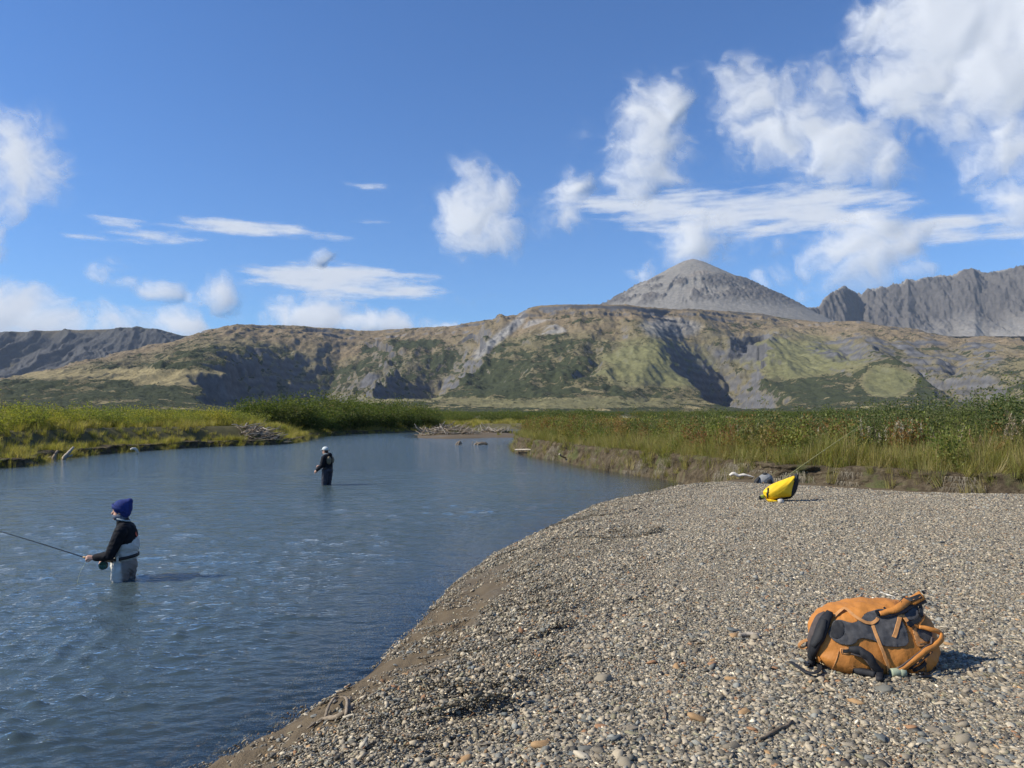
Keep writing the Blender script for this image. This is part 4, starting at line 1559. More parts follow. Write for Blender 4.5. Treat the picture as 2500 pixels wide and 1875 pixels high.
# dry grass on the low bars and plain behind
x, y = r.uniform(-45, 75, 9000), r.uniform(82, 230, 9000)
gzv, gq = ground_z(x, y, True)
k = (gq['inL'] & (gq['dL'] > 1) | (gq['inM'] & (gq['dM'] > 2.5) & (r.random(9000) < .25)) | (gq['inR'] & (y > 70))) & (fbm(x * .06, y * .06, 3, 887) > -.15)
x, y, z = x[k], y[k], gzv[k]
n_ = len(x)
hs = .6 + .7 * r.random(n_)
scatter('plain_grass', np.stack([x, y, z - .05], 1), np.stack([.1 * r.normal(size=n_), .1 * r.normal(size=n_), 6.283 * r.random(n_)], 1),
        np.stack([hs * 1.8, hs * 1.8, hs * .9], 1), r.integers(0, 5, n_), gl, 'dry grass on the flats beyond the river', 'grass')

# ---- bushes on the right bank
alders = [bush(1300 + i, 2.0, .95 + .15 * (i % 3), 9, 2300, .085, .030, M_ALDER) for i in range(6)]
foot_px = np.array([1250 + F_PX * a / b for a, b in zip(RB['fx'], RB['fy'])])
ordr = np.argsort(foot_px)


def foot_y(px):
    return float(np.interp(px, foot_px[ordr], RB['fy'][ordr]))


r = np.random.default_rng(51)
nb = 0
for row, (n, o0, o1, hk) in enumerate(((22, 3.4, 4.6, .85), (30, 5.0, 6.8, 1.02), (24, 7.4, 10.5, 1.10))):
    for j in range(n):
        px = 1345 + (2600 - 1345) * (j + .5 + .35 * r.normal()) / n
        Y_ = foot_y(px) + (o0 + (o1 - o0) * r.random()) * np.interp(px, [1345, 1700, 2500], [1.25, 1.0, .8])
        x_ = Y_ * (px - 1250) / F_PX
        h = float(np.interp(px, [1345, 1500, 1700, 1900, 2150, 2230, 2300, 2420, 2500, 2600], [.85, 1.12, 1.18, 1.30, 1.25, 1.50, 1.25, 1.55, 1.6, 1.65])) * hk * (.82 + .34 * r.random())
        g_ = ground_parts(np.array([x_]), np.array([Y_]))
        if not g_[1][0] or g_[5][0] < 1.5:
            continue
        where = ('in the front row', 'in the middle row', 'in the back row')[row] + ' on the right bank'
        plant_bush('alder_bush', (x_, Y_, gz(x_, Y_) - .03), r.random() * 6.283, (h / 2 * 1.12, h / 2 * 1.12, h / 2), alders[int(r.integers(0, 6))],
                   ('leafy green alder bush', where), 'bush', 'alder bushes ' + where)
        nb += 1

# ---- fireweed gone to seed, standing out of the grass
stalks = [seed_stalk(1400 + i, 1.0) for i in range(4)]
for j, (px, off, h) in enumerate([(2107, 1.6, 1.05), (2120, 2.0, .95), (2160, 1.4, .9), (2172, 2.2, 1.0), (2205, 2.0, .95), (2228, 2.4, 1.1), (2300, 2.4, .85), (2345, 2.0, .8), (2375, 1.6, .85), (2403, 1.8, .75),
                                  (2462, 2.2, .95), (2486, 1.8, 1.15), (2495, 2.2, 1.05), (2040, 2.2, .9), (1985, 2.4, .85), (1955, 1.8, .75), (1840, 2.6, .9), (1812, 2.2, .95), (1800, 2.8, .85), (1745, 2.6, .7)]):
    Y_ = foot_y(px) + off; x_ = Y_ * (px - 1250) / F_PX
    e = empty('fireweed', (x_, Y_, gz(x_, Y_) - .02), r.random() * 6.283)
    e.scale = (h * 1.15, h * 1.15, h * 1.2)
    tag(e, None, 'plant', 'fireweed gone to seed on the right bank')
    ROWS.setdefault(('tall fireweed with pale seed plumes', 'in the right bank grass'), []).append((px, e))
    for nm, me in zip(('stalk', 'seed_plume'), stalks[j % 4]):
        o_ = bpy.data.objects.new(nm, me); COL.objects.link(o_); o_.parent = e
        o_['kind'] = 'stuff'

# ---- left bank willows and the alder thicket beyond
willows = [bush(1500 + i, 1.6, 1.15, 9, 1250, .13, .042, M_WILLOW, .3, .26) for i in range(5)]
talls = [bush(1600 + i, 3.4, 1.9, 10, 1700, .24, .095, M_FARALDER, .3, .26) for i in range(5)]
Lpx = np.array([1250 + F_PX * a / b for a, b in L_FOOT if b > 30]); LpY = np.array([b for a, b in L_FOOT if b > 30])
lo = np.argsort(Lpx)
r = np.random.default_rng(61)
for row, (n, o0, o1, hk) in enumerate(((26, 6, 9, .8), (26, 11, 16, .95), (26, 19, 28, 1.1))):
    for j in range(n):
        px = -60 + 690 * (j + .5 + .4 * r.normal()) / n
        Yf = float(np.interp(px, [-60, 0, 250, 400, 530, 690], [32, 35, 47, 54, 58, 64]))
        Y_ = Yf + o0 + (o1 - o0) * r.random(); x_ = Y_ * (px - 1250) / F_PX
        h = (.90 + .65 * r.random()) * hk * (1.25 if 190 < px < 260 and row == 1 else 1)
        where = ('in the front row', 'in the middle row', 'in the back row')[row] + ' on the left bank'
        plant_bush('willow_bush', (x_, Y_, gz(x_, Y_) - .03), r.random() * 6.283, (h / 1.6 * 1.25, h / 1.6 * 1.25, h / 1.6), willows[int(r.integers(0, 5))],
                   ('yellow green willow bush', where), 'bush', 'willow bushes ' + where)
for row, (n, o0, o1, hk) in enumerate(((24, 2.5, 5, .82), (24, 7, 11, 1.0), (20, 14, 22, 1.12))):
    for j in range(n):
        px = (590 if row else 755) + (1075 - (590 if row else 755)) * (j + .5 + .35 * r.normal()) / n
        Yf = float(np.interp(px, [590, 690, 745, 765, 830, 900, 1000, 1060, 1100], [74, 78, 82, 86, 96.5, 101, 109, 114, 117]))
        Y_ = Yf + o0 + (o1 - o0) * r.random(); x_ = Y_ * (px - 1250) / F_PX
        h = float(np.interp(px, [590, 700, 800, 900, 1000, 1060, 1080], [2.2, 2.7, 3.0, 2.8, 2.6, 2.0, 1.4])) * hk * (.82 + .3 * r.random())
        where = ('along the water', 'in the middle row', 'in the back row')[row] + ' of the thicket upstream'
        plant_bush('alder_thicket_bush', (x_, Y_, gz(x_, Y_) - .05), r.random() * 6.283, (h / 3.4 * 1.15, h / 3.4 * 1.15, h / 3.4), talls[int(r.integers(0, 5))],
                   ('tall dark alder bush', where), 'bush', 'alder bushes ' + where)
for j in range(46):
    px = r.uniform(1060, 1420); Y_ = r.uniform(134, 230); x_ = Y_ * (px - 1250) / F_PX
    h = 1.0 + 1.1 * r.random()
    plant_bush('low_bush', (x_, Y_, gz(x_, Y_) - .05), r.random() * 6.283, (h / 3.4 * 2.0, h / 3.4 * 1.5, h / 3.4), talls[int(r.integers(0, 5))],
               ('small dark bush', 'on the flats beyond the driftwood bar'), 'bush', 'low bushes on the flats beyond the river')
label_rows()
# brush far out on the plain, one mass
xs_, ys_ = r.uniform(-620, 620, 9000), r.uniform(200, 900, 9000)
k = (np.abs(xs_ / ys_) < .72) & (fbm(xs_ * .008, ys_ * .02, 4, 890) > .10 - .1 * (xs_ < -60))
xs_, ys_ = xs_[k], ys_[k]
hz_, *_q = hill_base(1250 + F_PX * xs_ / ys_, ys_)
zg_ = np.maximum(ground_z(xs_, ys_), np.where(ys_ > 330, hz_, -9))
n_ = len(xs_)
hs = .35 + .45 * r.random(n_)
scatter('distant_brush', np.stack([xs_, ys_, zg_ - .2], 1), np.stack([np.zeros(n_), np.zeros(n_), 6.283 * r.random(n_)], 1),
        np.stack([hs * 2.2, hs * 2.2, hs], 1), r.integers(0, 5, n_), [t_[1] for t_ in talls], 'dark brush scattered over the plain below the hills', 'brush')
print('right bushes', nb, 'brush', n_)

# ================================================================== helpers for built things
def tube_buf(pts, radii, seg=7):
    pts = [Vector(p) for p in pts]
    V, F = [], []
    n = len(pts)
    up = Vector((.13, .21, .97))
    for i, q in enumerate(pts):
        t = (pts[min(i + 1, n - 1)] - pts[max(i - 1, 0)]).normalized()
        a = t.cross(up)
        if a.length < .05:
            a = t.cross(Vector((1, 0, 0)))
        a.normalize(); b = t.cross(a)
        rr_ = radii[i] if hasattr(radii, '__len__') else radii
        for k in range(seg):
            w = 6.28318 * k / seg
            V.append(q + (a * math.cos(w) + b * math.sin(w)) * rr_)
    for i in range(n - 1):
        for k in range(seg):
            F.append((i * seg + k, i * seg + (k + 1) % seg, (i + 1) * seg + (k + 1) % seg, (i + 1) * seg + k))
    V.append(pts[0]); V.append(pts[-1])
    c0, c1 = len(V) - 2, len(V) - 1
    for k in range(seg):
        F.append((c0, (k + 1) % seg, k))
        F.append((c1, (n - 1) * seg + k, (n - 1) * seg + (k + 1) % seg))
    return V, F


def py_mesh(name, V, F, smooth=True):
    me = bpy.data.meshes.new(name)
    me.from_pydata([tuple(v) for v in V], [], F)
    if smooth:
        me.polygons.foreach_set('use_smooth', [True] * len(me.polygons))
    me.update()
    return me


def tube(name, pts, radii, mat, parent=None, seg=7, per=0, rough=0.0, seed=1):
    pts = [Vector(p) for p in pts]
    if per:
        q = catmull([tuple(p) for p in pts], per)
        if hasattr(radii, '__len__'):
            radii = np.interp(np.linspace(0, 1, len(q)), np.linspace(0, 1, len(radii)), radii)
        pts = [Vector(p) for p in q]
    V, F = tube_buf(pts, radii, seg)
    if rough:
        rr_ = np.random.default_rng(seed)
        V = [v + Vector(rr_.normal(size=3)) * rough for v in V]
    return link_mesh(name, py_mesh(name, V, F), mat, parent)


def local(o, parent):
    """keep world coordinates of a mesh that was built in world space under a parent that only has a location"""
    o.parent = parent
    o.matrix_parent_inverse = Matrix.Translation(parent.location).inverted()
    return o


def ray_ground(px, py, tmax=60):
    return on_ground(px, py)


# ================================================================== driftwood
M_WOOD = simple_mat('bleached_driftwood', (.36, .315, .255), .85, 14, .30, 40, .004)
M_WOOD2 = simple_mat('grey_driftwood', (.22, .175, .125), .9, 14, .35, 40, .004)
M_WHITE = simple_mat('white_driftwood', (.58, .54, .47), .8, 8, .15, 30, .003)
M_DARKWOOD = simple_mat('wet_branch', (.13, .10, .07), .8, 14, .35, 40, .004)


def ground_path(pix, lift):
    out = []
    for (u, v) in pix:
        g = on_ground(u, v)
        g.z = max(g.z, -.02) + lift
        out.append(g)
    return out


# forked branch on the wet sand at the water's edge
e = empty('driftwood_branch', on_ground(790, 1760))
tag(e, 'forked bare driftwood branch lying on wet sand at the water edge', 'driftwood')
zz_ = lambda L: [(560 + a / 3.16, 1350 + b / 3.16) for a, b in L]
local(tube('main_branch', ground_path(zz_([(600, 1380), (660, 1335), (735, 1300), (810, 1290), (880, 1265), (930, 1225), (975, 1180), (1030, 1150)]), .018), [.006, .009, .013, .016, .018, .017, .014, .010], M_WOOD2, None, 7, 4, .0025), e)
for k, L in enumerate(([(740, 1295), (765, 1240), (800, 1195), (840, 1165), (930, 1135)], [(900, 1275), (908, 1230), (900, 1180), (880, 1135)], [(905, 1265), (925, 1200), (935, 1138)])):
    P_ = ground_path(zz_(L), .02)
    for i_, q in enumerate(P_):
        q.z += .035 * math.sin(3.14 * i_ / (len(P_) - 1))
    local(tube('side_branch', P_, [.011, .010, .009, .007, .005][:len(P_)], M_WOOD2, None, 6, 4, .0018), e)

# pale log on the sand beside the bags
def log_at(name, pts, rad, mat, label, cat='driftwood', group=None, per=5):
    me_o = tube(name, pts, rad, mat, None, 8, per, .004)
    return tag(me_o, label, cat, group)


p0, p1 = on_z(1782, 1166, .50), on_z(1842, 1167, .50)
zl_ = lambda p, dz: Vector((p.x, p.y, p.z + dz))
mid = p0.lerp(p1, .4)
log_at('white_log', [zl_(p0, .06), zl_(p0.lerp(p1, .15), .12), zl_(p0.lerp(p1, .35), .06), zl_(p0.lerp(p1, .6), .085), zl_(p1, .02)], [.04, .055, .045, .04, .014], M_WHITE,
       'smooth white driftwood log on sand behind the yellow bag')
# bleached log jutting from the tip of the right bank
a_, b_ = on_z(1258, 1098, .22), on_z(1298, 1099, .30)
log_at('pale_log', [a_, a_.lerp(b_, .5) + Vector((0, 0, .02)), b_ + Vector((.3, .3, 0))], [.045, .05, .05], M_WOOD, 'straight pale log jutting over the water from the tip of the right bank')
a_, b_ = on_z(1366, 1109, .42), on_z(1394, 1122, .05)
log_at('fallen_stick', [a_, a_.lerp(b_, .3) - Vector((0, 0, .05)), b_], [.05, .045, .035], M_WOOD, 'crooked grey stick sliding down the right bank into water')
# snags by the left bank
zl = lambda a, b: (0 + a / 5.267, 1040 + b / 5.267)


def snag(name, stems, base_px, label, mat=M_WOOD):
    b = on_z(*base_px)
    e = empty(name, b)
    tag(e, label, 'driftwood')
    d = b.y - (1.1 if base_px[0] < 400 else 0)
    for pts, r0, r1 in stems:
        P_ = []
        for i_, (u, v) in enumerate(pts):
            dr = pix_dir(u, v)
            t_ = d / dr.y
            P_.append(Vector((dr.x * t_, d + .12 * i_, CAM_H + dr.z * t_)))
        if P_[0].z < .15:
            P_.insert(0, P_[0] - Vector((0, 0, .35)))
        local(tube('stem', P_, list(np.linspace(r0, r1, len(P_))), mat, None, 7, 4, .006), e)
    return e


snag('forked_snag', [([zl(565, 427), zl(630, 412), zl(690, 414)], .07, .10), ([zl(690, 418), zl(685, 380), zl(710, 316)], .13, .05)], zl(690, 420), 'grey forked snag in the shallows, leftmost by the left bank', M_WOOD2)
snag('crooked_snag', [([zl(820, 412), zl(850, 362), zl(872, 320), zl(900, 276)], .12, .06), ([zl(815, 415), zl(850, 400), zl(900, 376)], .06, .05)], zl(825, 415), 'bleached upright snag with two prongs near the left bank')
snag('bent_branch', [([zl(740, 356), zl(770, 346), zl(800, 338), zl(815, 305), zl(825, 286)], .05, .06)], zl(740, 372), 'bleached bent branch between the two snags at the left bank', M_WOOD)
snag('arched_stump', [([zl(1680, 300), zl(1700, 292), zl(1722, 300), zl(1732, 345)], .06, .09)], zl(1732, 348), 'small arched bleached stump at the waterline of the left bank', M_WHITE)
snag('leaning_stick', [([zl(1375, 272), zl(1440, 280), zl(1500, 298), zl(1550, 305)], .05, .03)], zl(1500, 318), 'long grey stick lying on the left bank above the waterline', M_WOOD2)
snag('short_stake', [([zl(1116, 340), zl(1114, 295)], .06, .04)], zl(1116, 345), 'short pale stake standing at the foot of the left bank', M_WOOD)
snag('root_snag', [([(1120, 1086), (1122, 1076)], .12, .05), ([(1113, 1086), (1119, 1079), (1126, 1080)], .07, .05), ([(1116, 1086), (1128, 1083)], .08, .05)], (1120, 1086), 'dark root snag sticking out of the river before the driftwood bar', M_WOOD2)
snag('waterlogged_tree', [([(1152, 1085), (1155, 1077)], .05, .02), ([(1160, 1085), (1172, 1081), (1187, 1081)], .10, .05), ([(1166, 1086), (1176, 1083), (1190, 1084)], .12, .06), ([(1168, 1084), (1163, 1078)], .04, .02)], (1170, 1086),
     'waterlogged dark driftwood lying in the river right of the root snag', M_WOOD2)


def stick_pile(name, center, sx, sy, h, n, seed, label, cat, lens, mats, rise=.35):
    e = empty(name, center)
    tag(e, label, cat)
    r = np.random.default_rng(seed)
    kinds = []
    for k in range(8):
        L = 1.0
        pts = [Vector((-.5, 0, 0)), Vector((-.2, .05 * r.normal(), .03 * r.normal())), Vector((.15, .06 * r.normal(), .04 * r.normal())), Vector((.5, .05 * r.normal(), .05 * r.normal()))]
        V, F = tube_buf([Vector(q) for q in catmull([tuple(q) for q in pts], 2)], [.020, .026, .026, .024, .020, .016, .010], 5)
        if k % 3 == 0:
            V2, F2 = tube_buf([pts[2], pts[2] + Vector((.12, .10, .08)), pts[2] + Vector((.2, .16, .16))], [.014, .011, .006], 5)
            F = F + [tuple(i_ + len(V) for i_ in f) for f in F2]; V = V + V2
        me = py_mesh('stick', V, F); me.materials.append(mats[k % len(mats)])
        kinds.append(me)
    # rough mound under the sticks
    bv, bf = ICO2
    v = bv * np.array([sx * .86, sy * .86, h * .80]); v *= (1 + .10 * r.normal(size=(len(v), 1)))
    core = link_mesh('core', np_mesh('core', v, bf), M_SOIL, e)
    for i_ in range(n):
        a, q = r.random() * 6.283, math.sqrt(r.random())
        x_, y_ = sx * q * math.cos(a), sy * q * math.sin(a)
        z_ = h * (1 - q ** 2.2) * (.65 + .45 * r.random()) + .04
        o = bpy.data.objects.new('stick', kinds[int(r.integers(0, 8))])
        COL.objects.link(o); o.parent = e
        L = lens[0] + (lens[1] - lens[0]) * r.random() ** 1.5
        th = .55 + .5 * r.random()
        o.location = (x_, y_, z_)
        o.rotation_euler = (r.random() * 6.283, -rise * abs(r.normal()) * (1 if x_ > 0 else -1) * .8, math.atan2(y_, x_) * .5 + r.normal() * .9)
        o.scale = (L, th * 1.9, th * 1.9)
    return e


lc = on_z(605, 1083)
stick_pile('beaver_lodge', (lc.x, lc.y - .1, .02), 2.8, 2.0, 1.40, 230, 5, 'heap of grey sticks, a beaver lodge, on the left bank', 'beaver lodge', (.9, 2.6), [M_WOOD2, M_WOOD2, M_WOOD, M_DARKWOOD])
lc = on_z(1092, 1067)
stick_pile('driftwood_pile', (lc.x, lc.y + 2.0, .1), 3.3, 1.9, .85, 150, 6, 'tangled pile of bleached driftwood on the left end of the gravel bar upstream', 'driftwood pile', (1.2, 3.6), [M_WOOD, M_WOOD2, M_WOOD2, M_WOOD], .5)
lc = on_z(1205, 1062)
stick_pile('brush_pile', (lc.x, lc.y + 1.5, .2), 2.5, 1.2, .6, 60, 7, 'low pile of bleached brushwood at the right of the gravel bar upstream', 'driftwood pile', (.8, 2.4), [M_WOOD, M_WOOD, M_WOOD2], .6)
lc = on_z(288, 1096)
stick_pile('twig_heap', (lc.x - .2, lc.y + 2.6, .75), .75, .5, .45, 26, 8, 'small dark heap of twigs caught in grass on the left bank', 'twigs', (.5, 1.2), [M_DARKWOOD, M_WOOD2])
# driftwood scraps on the gravel
for k, (pts, rad, mat, lab) in enumerate([
        ([(1805, 1560), (1825, 1557), (1852, 1558)], .016, M_WOOD, 'short stub of pale driftwood on the gravel left of the orange backpack'),
        ([(2148, 1448), (2165, 1455), (2186, 1462)], .005, M_WHITE, 'thin white straw on the gravel behind the orange backpack'),
        ([(1855, 1815), (1890, 1795), (1935, 1770)], .008, M_DARKWOOD, 'dark twig on the gravel below the orange backpack'),
        ([(1620, 1730), (1622, 1745), (1627, 1765)], .006, M_WOOD2, 'short grey twig on the gravel in the foreground')]):
    P_ = ground_path(pts, rad + .008)
    log_at('gravel_twig', P_, [rad, rad, rad * .8], mat, lab, 'twig', per=3)

# ================================================================== bags on the gravel
M_ORANGE = simple_mat('orange_coated_fabric', (.44, .175, .036), .62, 5, .16, 55, .004, spec=.35)
M_TANWEB = simple_mat('tan_webbing', (.50, .24, .085), .7, 60, .15, 220, .001)
M_PANEL = simple_mat('charcoal_mesh_panel', (.060, .060, .064), .85, 40, .2, 400, .0012)
M_BLACKPAD = simple_mat('black_padding', (.010, .011, .015), .75, 40, .3, 300, .0012)
M_BROWNLIN = simple_mat('brown_strap_lining', (.070, .055, .052), .85, 40, .2, 300, .001)
M_BLACKPL = simple_mat('black_plastic', (.008, .008, .009), .35)
M_SAGE = simple_mat('sage_green_plastic', (.29, .33, .235), .42, 6, .06)
M_YELLOW = simple_mat('yellow_coated_fabric', (.78, .50, .015), .5, 4, .07, 40, .004, spec=.4)
M_BLACKFAB = simple_mat('black_fabric', (.014, .015, .018), .75, 30, .25, 200, .001)
M_GREYFAB = simple_mat('grey_fabric', (.20, .205, .21), .75, 20, .15, 90, .002)
M_LIME = simple_mat('lime_fabric', (.30, .36, .06), .7, 30, .15)


def deform_noise(v, scale, amp, seed):
    """small smooth lumps for soft goods, v (n,3)"""
    n = fbm(v[:, 0] * scale + v[:, 2] * scale * .7, v[:, 1] * scale + v[:, 2] * scale * .6, 3, seed)
    return n * amp


# ---- orange backpack: stuffed body lying on its front, harness side to the camera
base = on_ground(2112, 1648)
by_ = base.y + .16
S_ = by_ / F_PX                        # metres per photo pixel at the bag
bx = Vector((by_ * (2119 - 1250) / F_PX, by_, base.z - .02))
pack = empty('orange_backpack', bx)
tag(pack, 'large orange backpack with charcoal back panel and black straps lying on the gravel', 'backpack')
NU, NV = 90, 72
uu = np.linspace(-1, 1, NU)
vv = np.linspace(0, 2 * math.pi, NV, endpoint=False)
LEN, HH, DD = 150 * S_, 79 * S_, .150
rows = []
for u_ in uu:
    cap = (1 - abs(u_) ** 3.4) ** (1 / 2.3)
    lift = np.interp(u_, [-1, -.5, .2, .75, 1], [-.012, 0.0, .010, .012, -.02])
    hmul = np.interp(u_, [-1, -.7, -.2, .35, .8, 1], [.90, .93, .97, 1.02, 1.0, .95])
    for w in vv:
        c_, s_ = math.cos(w), math.sin(w)
        e_ = 2 / 2.7
        yy = DD * cap * math.copysign(abs(c_) ** e_, c_)
        zz_b = HH * hmul * cap * math.copysign(abs(s_) ** e_, s_)
        rows.append((u_ * LEN, yy + .42 * zz_b, zz_b + lift + HH * .96))
V = np.array(rows)
ctr = np.array([0, .0, HH * .9])
nrm = (V - ctr); nrm /= np.linalg.norm(nrm, axis=1)[:, None]
crease = ridged(V[:, 0] * 7 + V[:, 2] * 3, V[:, 1] * 5 + V[:, 2] * 6, 3, 940)
V = V + nrm * (deform_noise(V, 6, .016, 930) + deform_noise(V, 17, .009, 935) + .010 * crease)[:, None]
V[:, 2] = np.maximum(V[:, 2], .002 + .004 * np.random.default_rng(3).random(len(V)))
F = []
for i in range(NU - 1):
    for j in range(NV):
        F.append((i * NV + j, i * NV + (j + 1) % NV, (i + 1) * NV + (j + 1) % NV, (i + 1) * NV + j))
F = np.array(F)[:, ::-1]
body_me = np_mesh('body', V, F)
body = link_mesh('body', body_me, M_ORANGE, pack)
Vw = [Vector(v) + bx for v in V]
body_bvh = BVHTree.FromPolygons(Vw, [tuple(f) for f in F])
EYE = Vector((0, 0, CAM_H))
zb = lambda a, b: (1900 + a / 5.027, 1420 + b / 5.027)


def on_bag(u, v, bvh=body_bvh, d_def=None):
    """where the pixel's ray meets the bag, or the ground, or a plane at the bag's distance"""
    d = pix_dir(u, v)
    loc, n, i, dist = bvh.ray_cast(EYE, d, 30)
    if loc is not None:
        if n.dot(d) > 0:
            n = -n
        return loc, n, True
    t = (d_def if d_def else bx.y) / d.y
    q = EYE + d * t
    g = gz(q.x, q.y)
    if q.z < g + .01:
        q = on_ground(u, v)
        return q, Vector((0, 0, 1)), False
    return q, Vector((0, -.8, .6)).normalized(), False


def patch_on(name, poly_z, mat, lift, thick, parent, bvh=body_bvh, conv=zb, step=1.7):
    """a cloth panel cut to an outline and laid on the bag"""
    poly = [conv(*q) for q in poly_z]
    poly = [tuple(q) for q in catmull(poly + [poly[0]], 4)][:-1]
    us = np.arange(min(q[0] for q in poly) - step, max(q[0] for q in poly) + step, step)
    vs_ = np.arange(min(q[1] for q in poly) - step, max(q[1] for q in poly) + step, step)
    U_, V_ = np.meshgrid(us, vs_)
    m = inside(U_, V_, poly)
    # pull border vertices onto the outline so that the edge is clean
    idx = -np.ones(U_.shape, int)
    pts = []
    near = np.zeros(U_.shape, bool)
    near[1:, :] |= m[:-1, :]; near[:-1, :] |= m[1:, :]; near[:, 1:] |= m[:, :-1]; near[:, :-1] |= m[:, 1:]
    near[1:, 1:] |= m[:-1, :-1]; near[:-1, :-1] |= m[1:, 1:]; near[1:, :-1] |= m[:-1, 1:]; near[:-1, 1:] |= m[1:, :-1]
    P2 = np.array(poly + [poly[0]])
    for a in range(U_.shape[0]):
        for b in range(U_.shape[1]):
            if not (m[a, b] or near[a, b]):
                continue
            u, v = U_[a, b], V_[a, b]
            if not m[a, b]:
                best = None
                for k in range(len(P2) - 1):
                    ax, ay = P2[k]; ex, ey = P2[k + 1] - P2[k]
                    t = np.clip(((u - ax) * ex + (v - ay) * ey) / (ex * ex + ey * ey + 1e-9), 0, 1)
                    q = (ax + t * ex, ay + t * ey); dd = (q[0] - u) ** 2 + (q[1] - v) ** 2
                    if best is None or dd < best[0]:
                        best = (dd, q)
                u, v = best[1]
            loc, n, hit = on_bag(u, v, bvh)
            if not hit:
                continue
            idx[a, b] = len(pts)
            pts.append((loc + n * lift, n))
    fs = []
    for a in range(U_.shape[0] - 1):
        for b in range(U_.shape[1] - 1):
            q = (idx[a, b], idx[a, b + 1], idx[a + 1, b + 1], idx[a + 1, b])
            if min(q) >= 0:
                fs.append(q[::-1])
            else:
                q3 = [k for k in q if k >= 0]
                if len(q3) == 3:
                    fs.append(tuple(q3[::-1]))
    o = link_mesh(name, py_mesh(name, [p_[0] for p_ in pts], fs), mat)
    md = o.modifiers.new('thickness', 'SOLIDIFY'); md.thickness = thick; md.offset = 0
    return local(o, parent)


def strap(name, path_z, width, thick, mat, lift=.006, parent=None, per=6, arch=0.0, widths=None, conv=zb, bvh=body_bvh, flat=0.0, d_def=None):
    """flat webbing or a padded strap laid over what it touches"""
    pp = catmull([conv(*q) for q in path_z], per)
    P_, N_ = [], []
    for k, q in enumerate(pp):
        loc, n, hit = on_bag(q[0], q[1], bvh, d_def)
        P_.append(loc); N_.append(n)
    # iron out jumps between bag and ground
    for _ in range(3):
        P_ = [P_[0]] + [(P_[i - 1] + P_[i] * 2 + P_[i + 1]) / 4 for i in range(1, len(P_) - 1)] + [P_[-1]]
        N_ = [N_[0]] + [(N_[i - 1] + N_[i] * 2 + N_[i + 1]).normalized() for i in range(1, len(N_) - 1)] + [N_[-1]]
    n = len(P_)
    V, F = [], []
    for i in range(n):
        t = (P_[min(i + 1, n - 1)] - P_[max(i - 1, 0)]).normalized()
        nn = (N_[i] - t * N_[i].dot(t)).normalized()
        s = t.cross(nn)
        k = i / (n - 1)
        w = (np.interp(k, np.linspace(0, 1, len(widths)), widths) if widths is not None else width) / 2
        q = P_[i] + nn * (lift + arch * math.sin(math.pi * k))
        c = thick / 2
        V += [q - s * w - nn * c * .4, q - s * w * .86 + nn * c, q + s * w * .86 + nn * c, q + s * w - nn * c * .4, q + s * w * .86 - nn * c, q - s * w * .86 - nn * c]
    for i in range(n - 1):
        for k in range(6):
            F.append((i * 6 + k, i * 6 + (k + 1) % 6, (i + 1) * 6 + (k + 1) % 6, (i + 1) * 6 + k))
    F.append(tuple(range(5, -1, -1))); F.append(tuple((n - 1) * 6 + k for k in range(6)))
    o = link_mesh(name, py_mesh(name, V, F, thick > .0135), mat)
    return local(o, parent)


def block(name, zc, size, mat, lift, parent, rot=0.0, conv=zb, bvh=body_bvh):
    """small bevelled buckle lying on the surface"""
    loc, n, hit = on_bag(*conv(*zc), bvh)
    bm = bmesh.new(); bmesh.ops.create_cube(bm, size=1.0)
    bmesh.ops.scale(bm, vec=size, verts=bm.verts)
    bmesh.ops.bevel(bm, geom=list(bm.edges), offset=min(size) * .22, segments=2, affect='EDGES')
    q = n.to_track_quat('Z', 'X')
    mt = Matrix.Translation(loc + n * lift) @ q.to_matrix().to_4x4() @ Matrix.Rotation(rot, 4, 'Z')
    bmesh.ops.transform(bm, matrix=mt, verts=bm.verts)
    me = bpy.data.meshes.new(name); bm.to_mesh(me); bm.free()
    return local(link_mesh(name, me, mat), parent)


HOUR = [(640, 570), (690, 492), (760, 480), (840, 500), (905, 514), (965, 490), (1025, 445), (1065, 402), (1180, 362), (1290, 350), (1440, 415), (1505, 480), (1555, 570), (1592, 715), (1575, 765), (1530, 796), (1400, 797),
        (1270, 785), (1200, 742), (1130, 712), (1040, 696), (985, 706), (935, 757), (880, 776), (790, 770), (710, 742), (650, 692), (618, 640)]
panel = patch_on('back_panel', HOUR, M_PANEL, .006, .006, pack)
patch_on('panel_lobe', [(640, 580), (700, 500), (770, 495), (805, 550), (800, 630), (760, 690), (700, 700), (640, 660)], M_BLACKFAB, .0095, .003, pack)
patch_on('strap_lining', [(1530, 420), (1600, 360), (1690, 310), (1705, 380), (1690, 460), (1620, 480), (1570, 470)], M_PANEL, .010, .006, pack)
patch_on('strap_lining', [(1690, 580), (1760, 560), (1830, 600), (1870, 650), (1850, 720), (1800, 740), (1740, 690), (1700, 640)], M_PANEL, .010, .006, pack)
# seams of the end caps
strap('seam', [(505, 930), (560, 1050), (640, 1090)], .006, .004, M_TANWEB, .003, pack)
strap('seam', [(740, 850), (720, 930), (690, 1010), (655, 1085)], .005, .004, M_TANWEB, .003, pack)
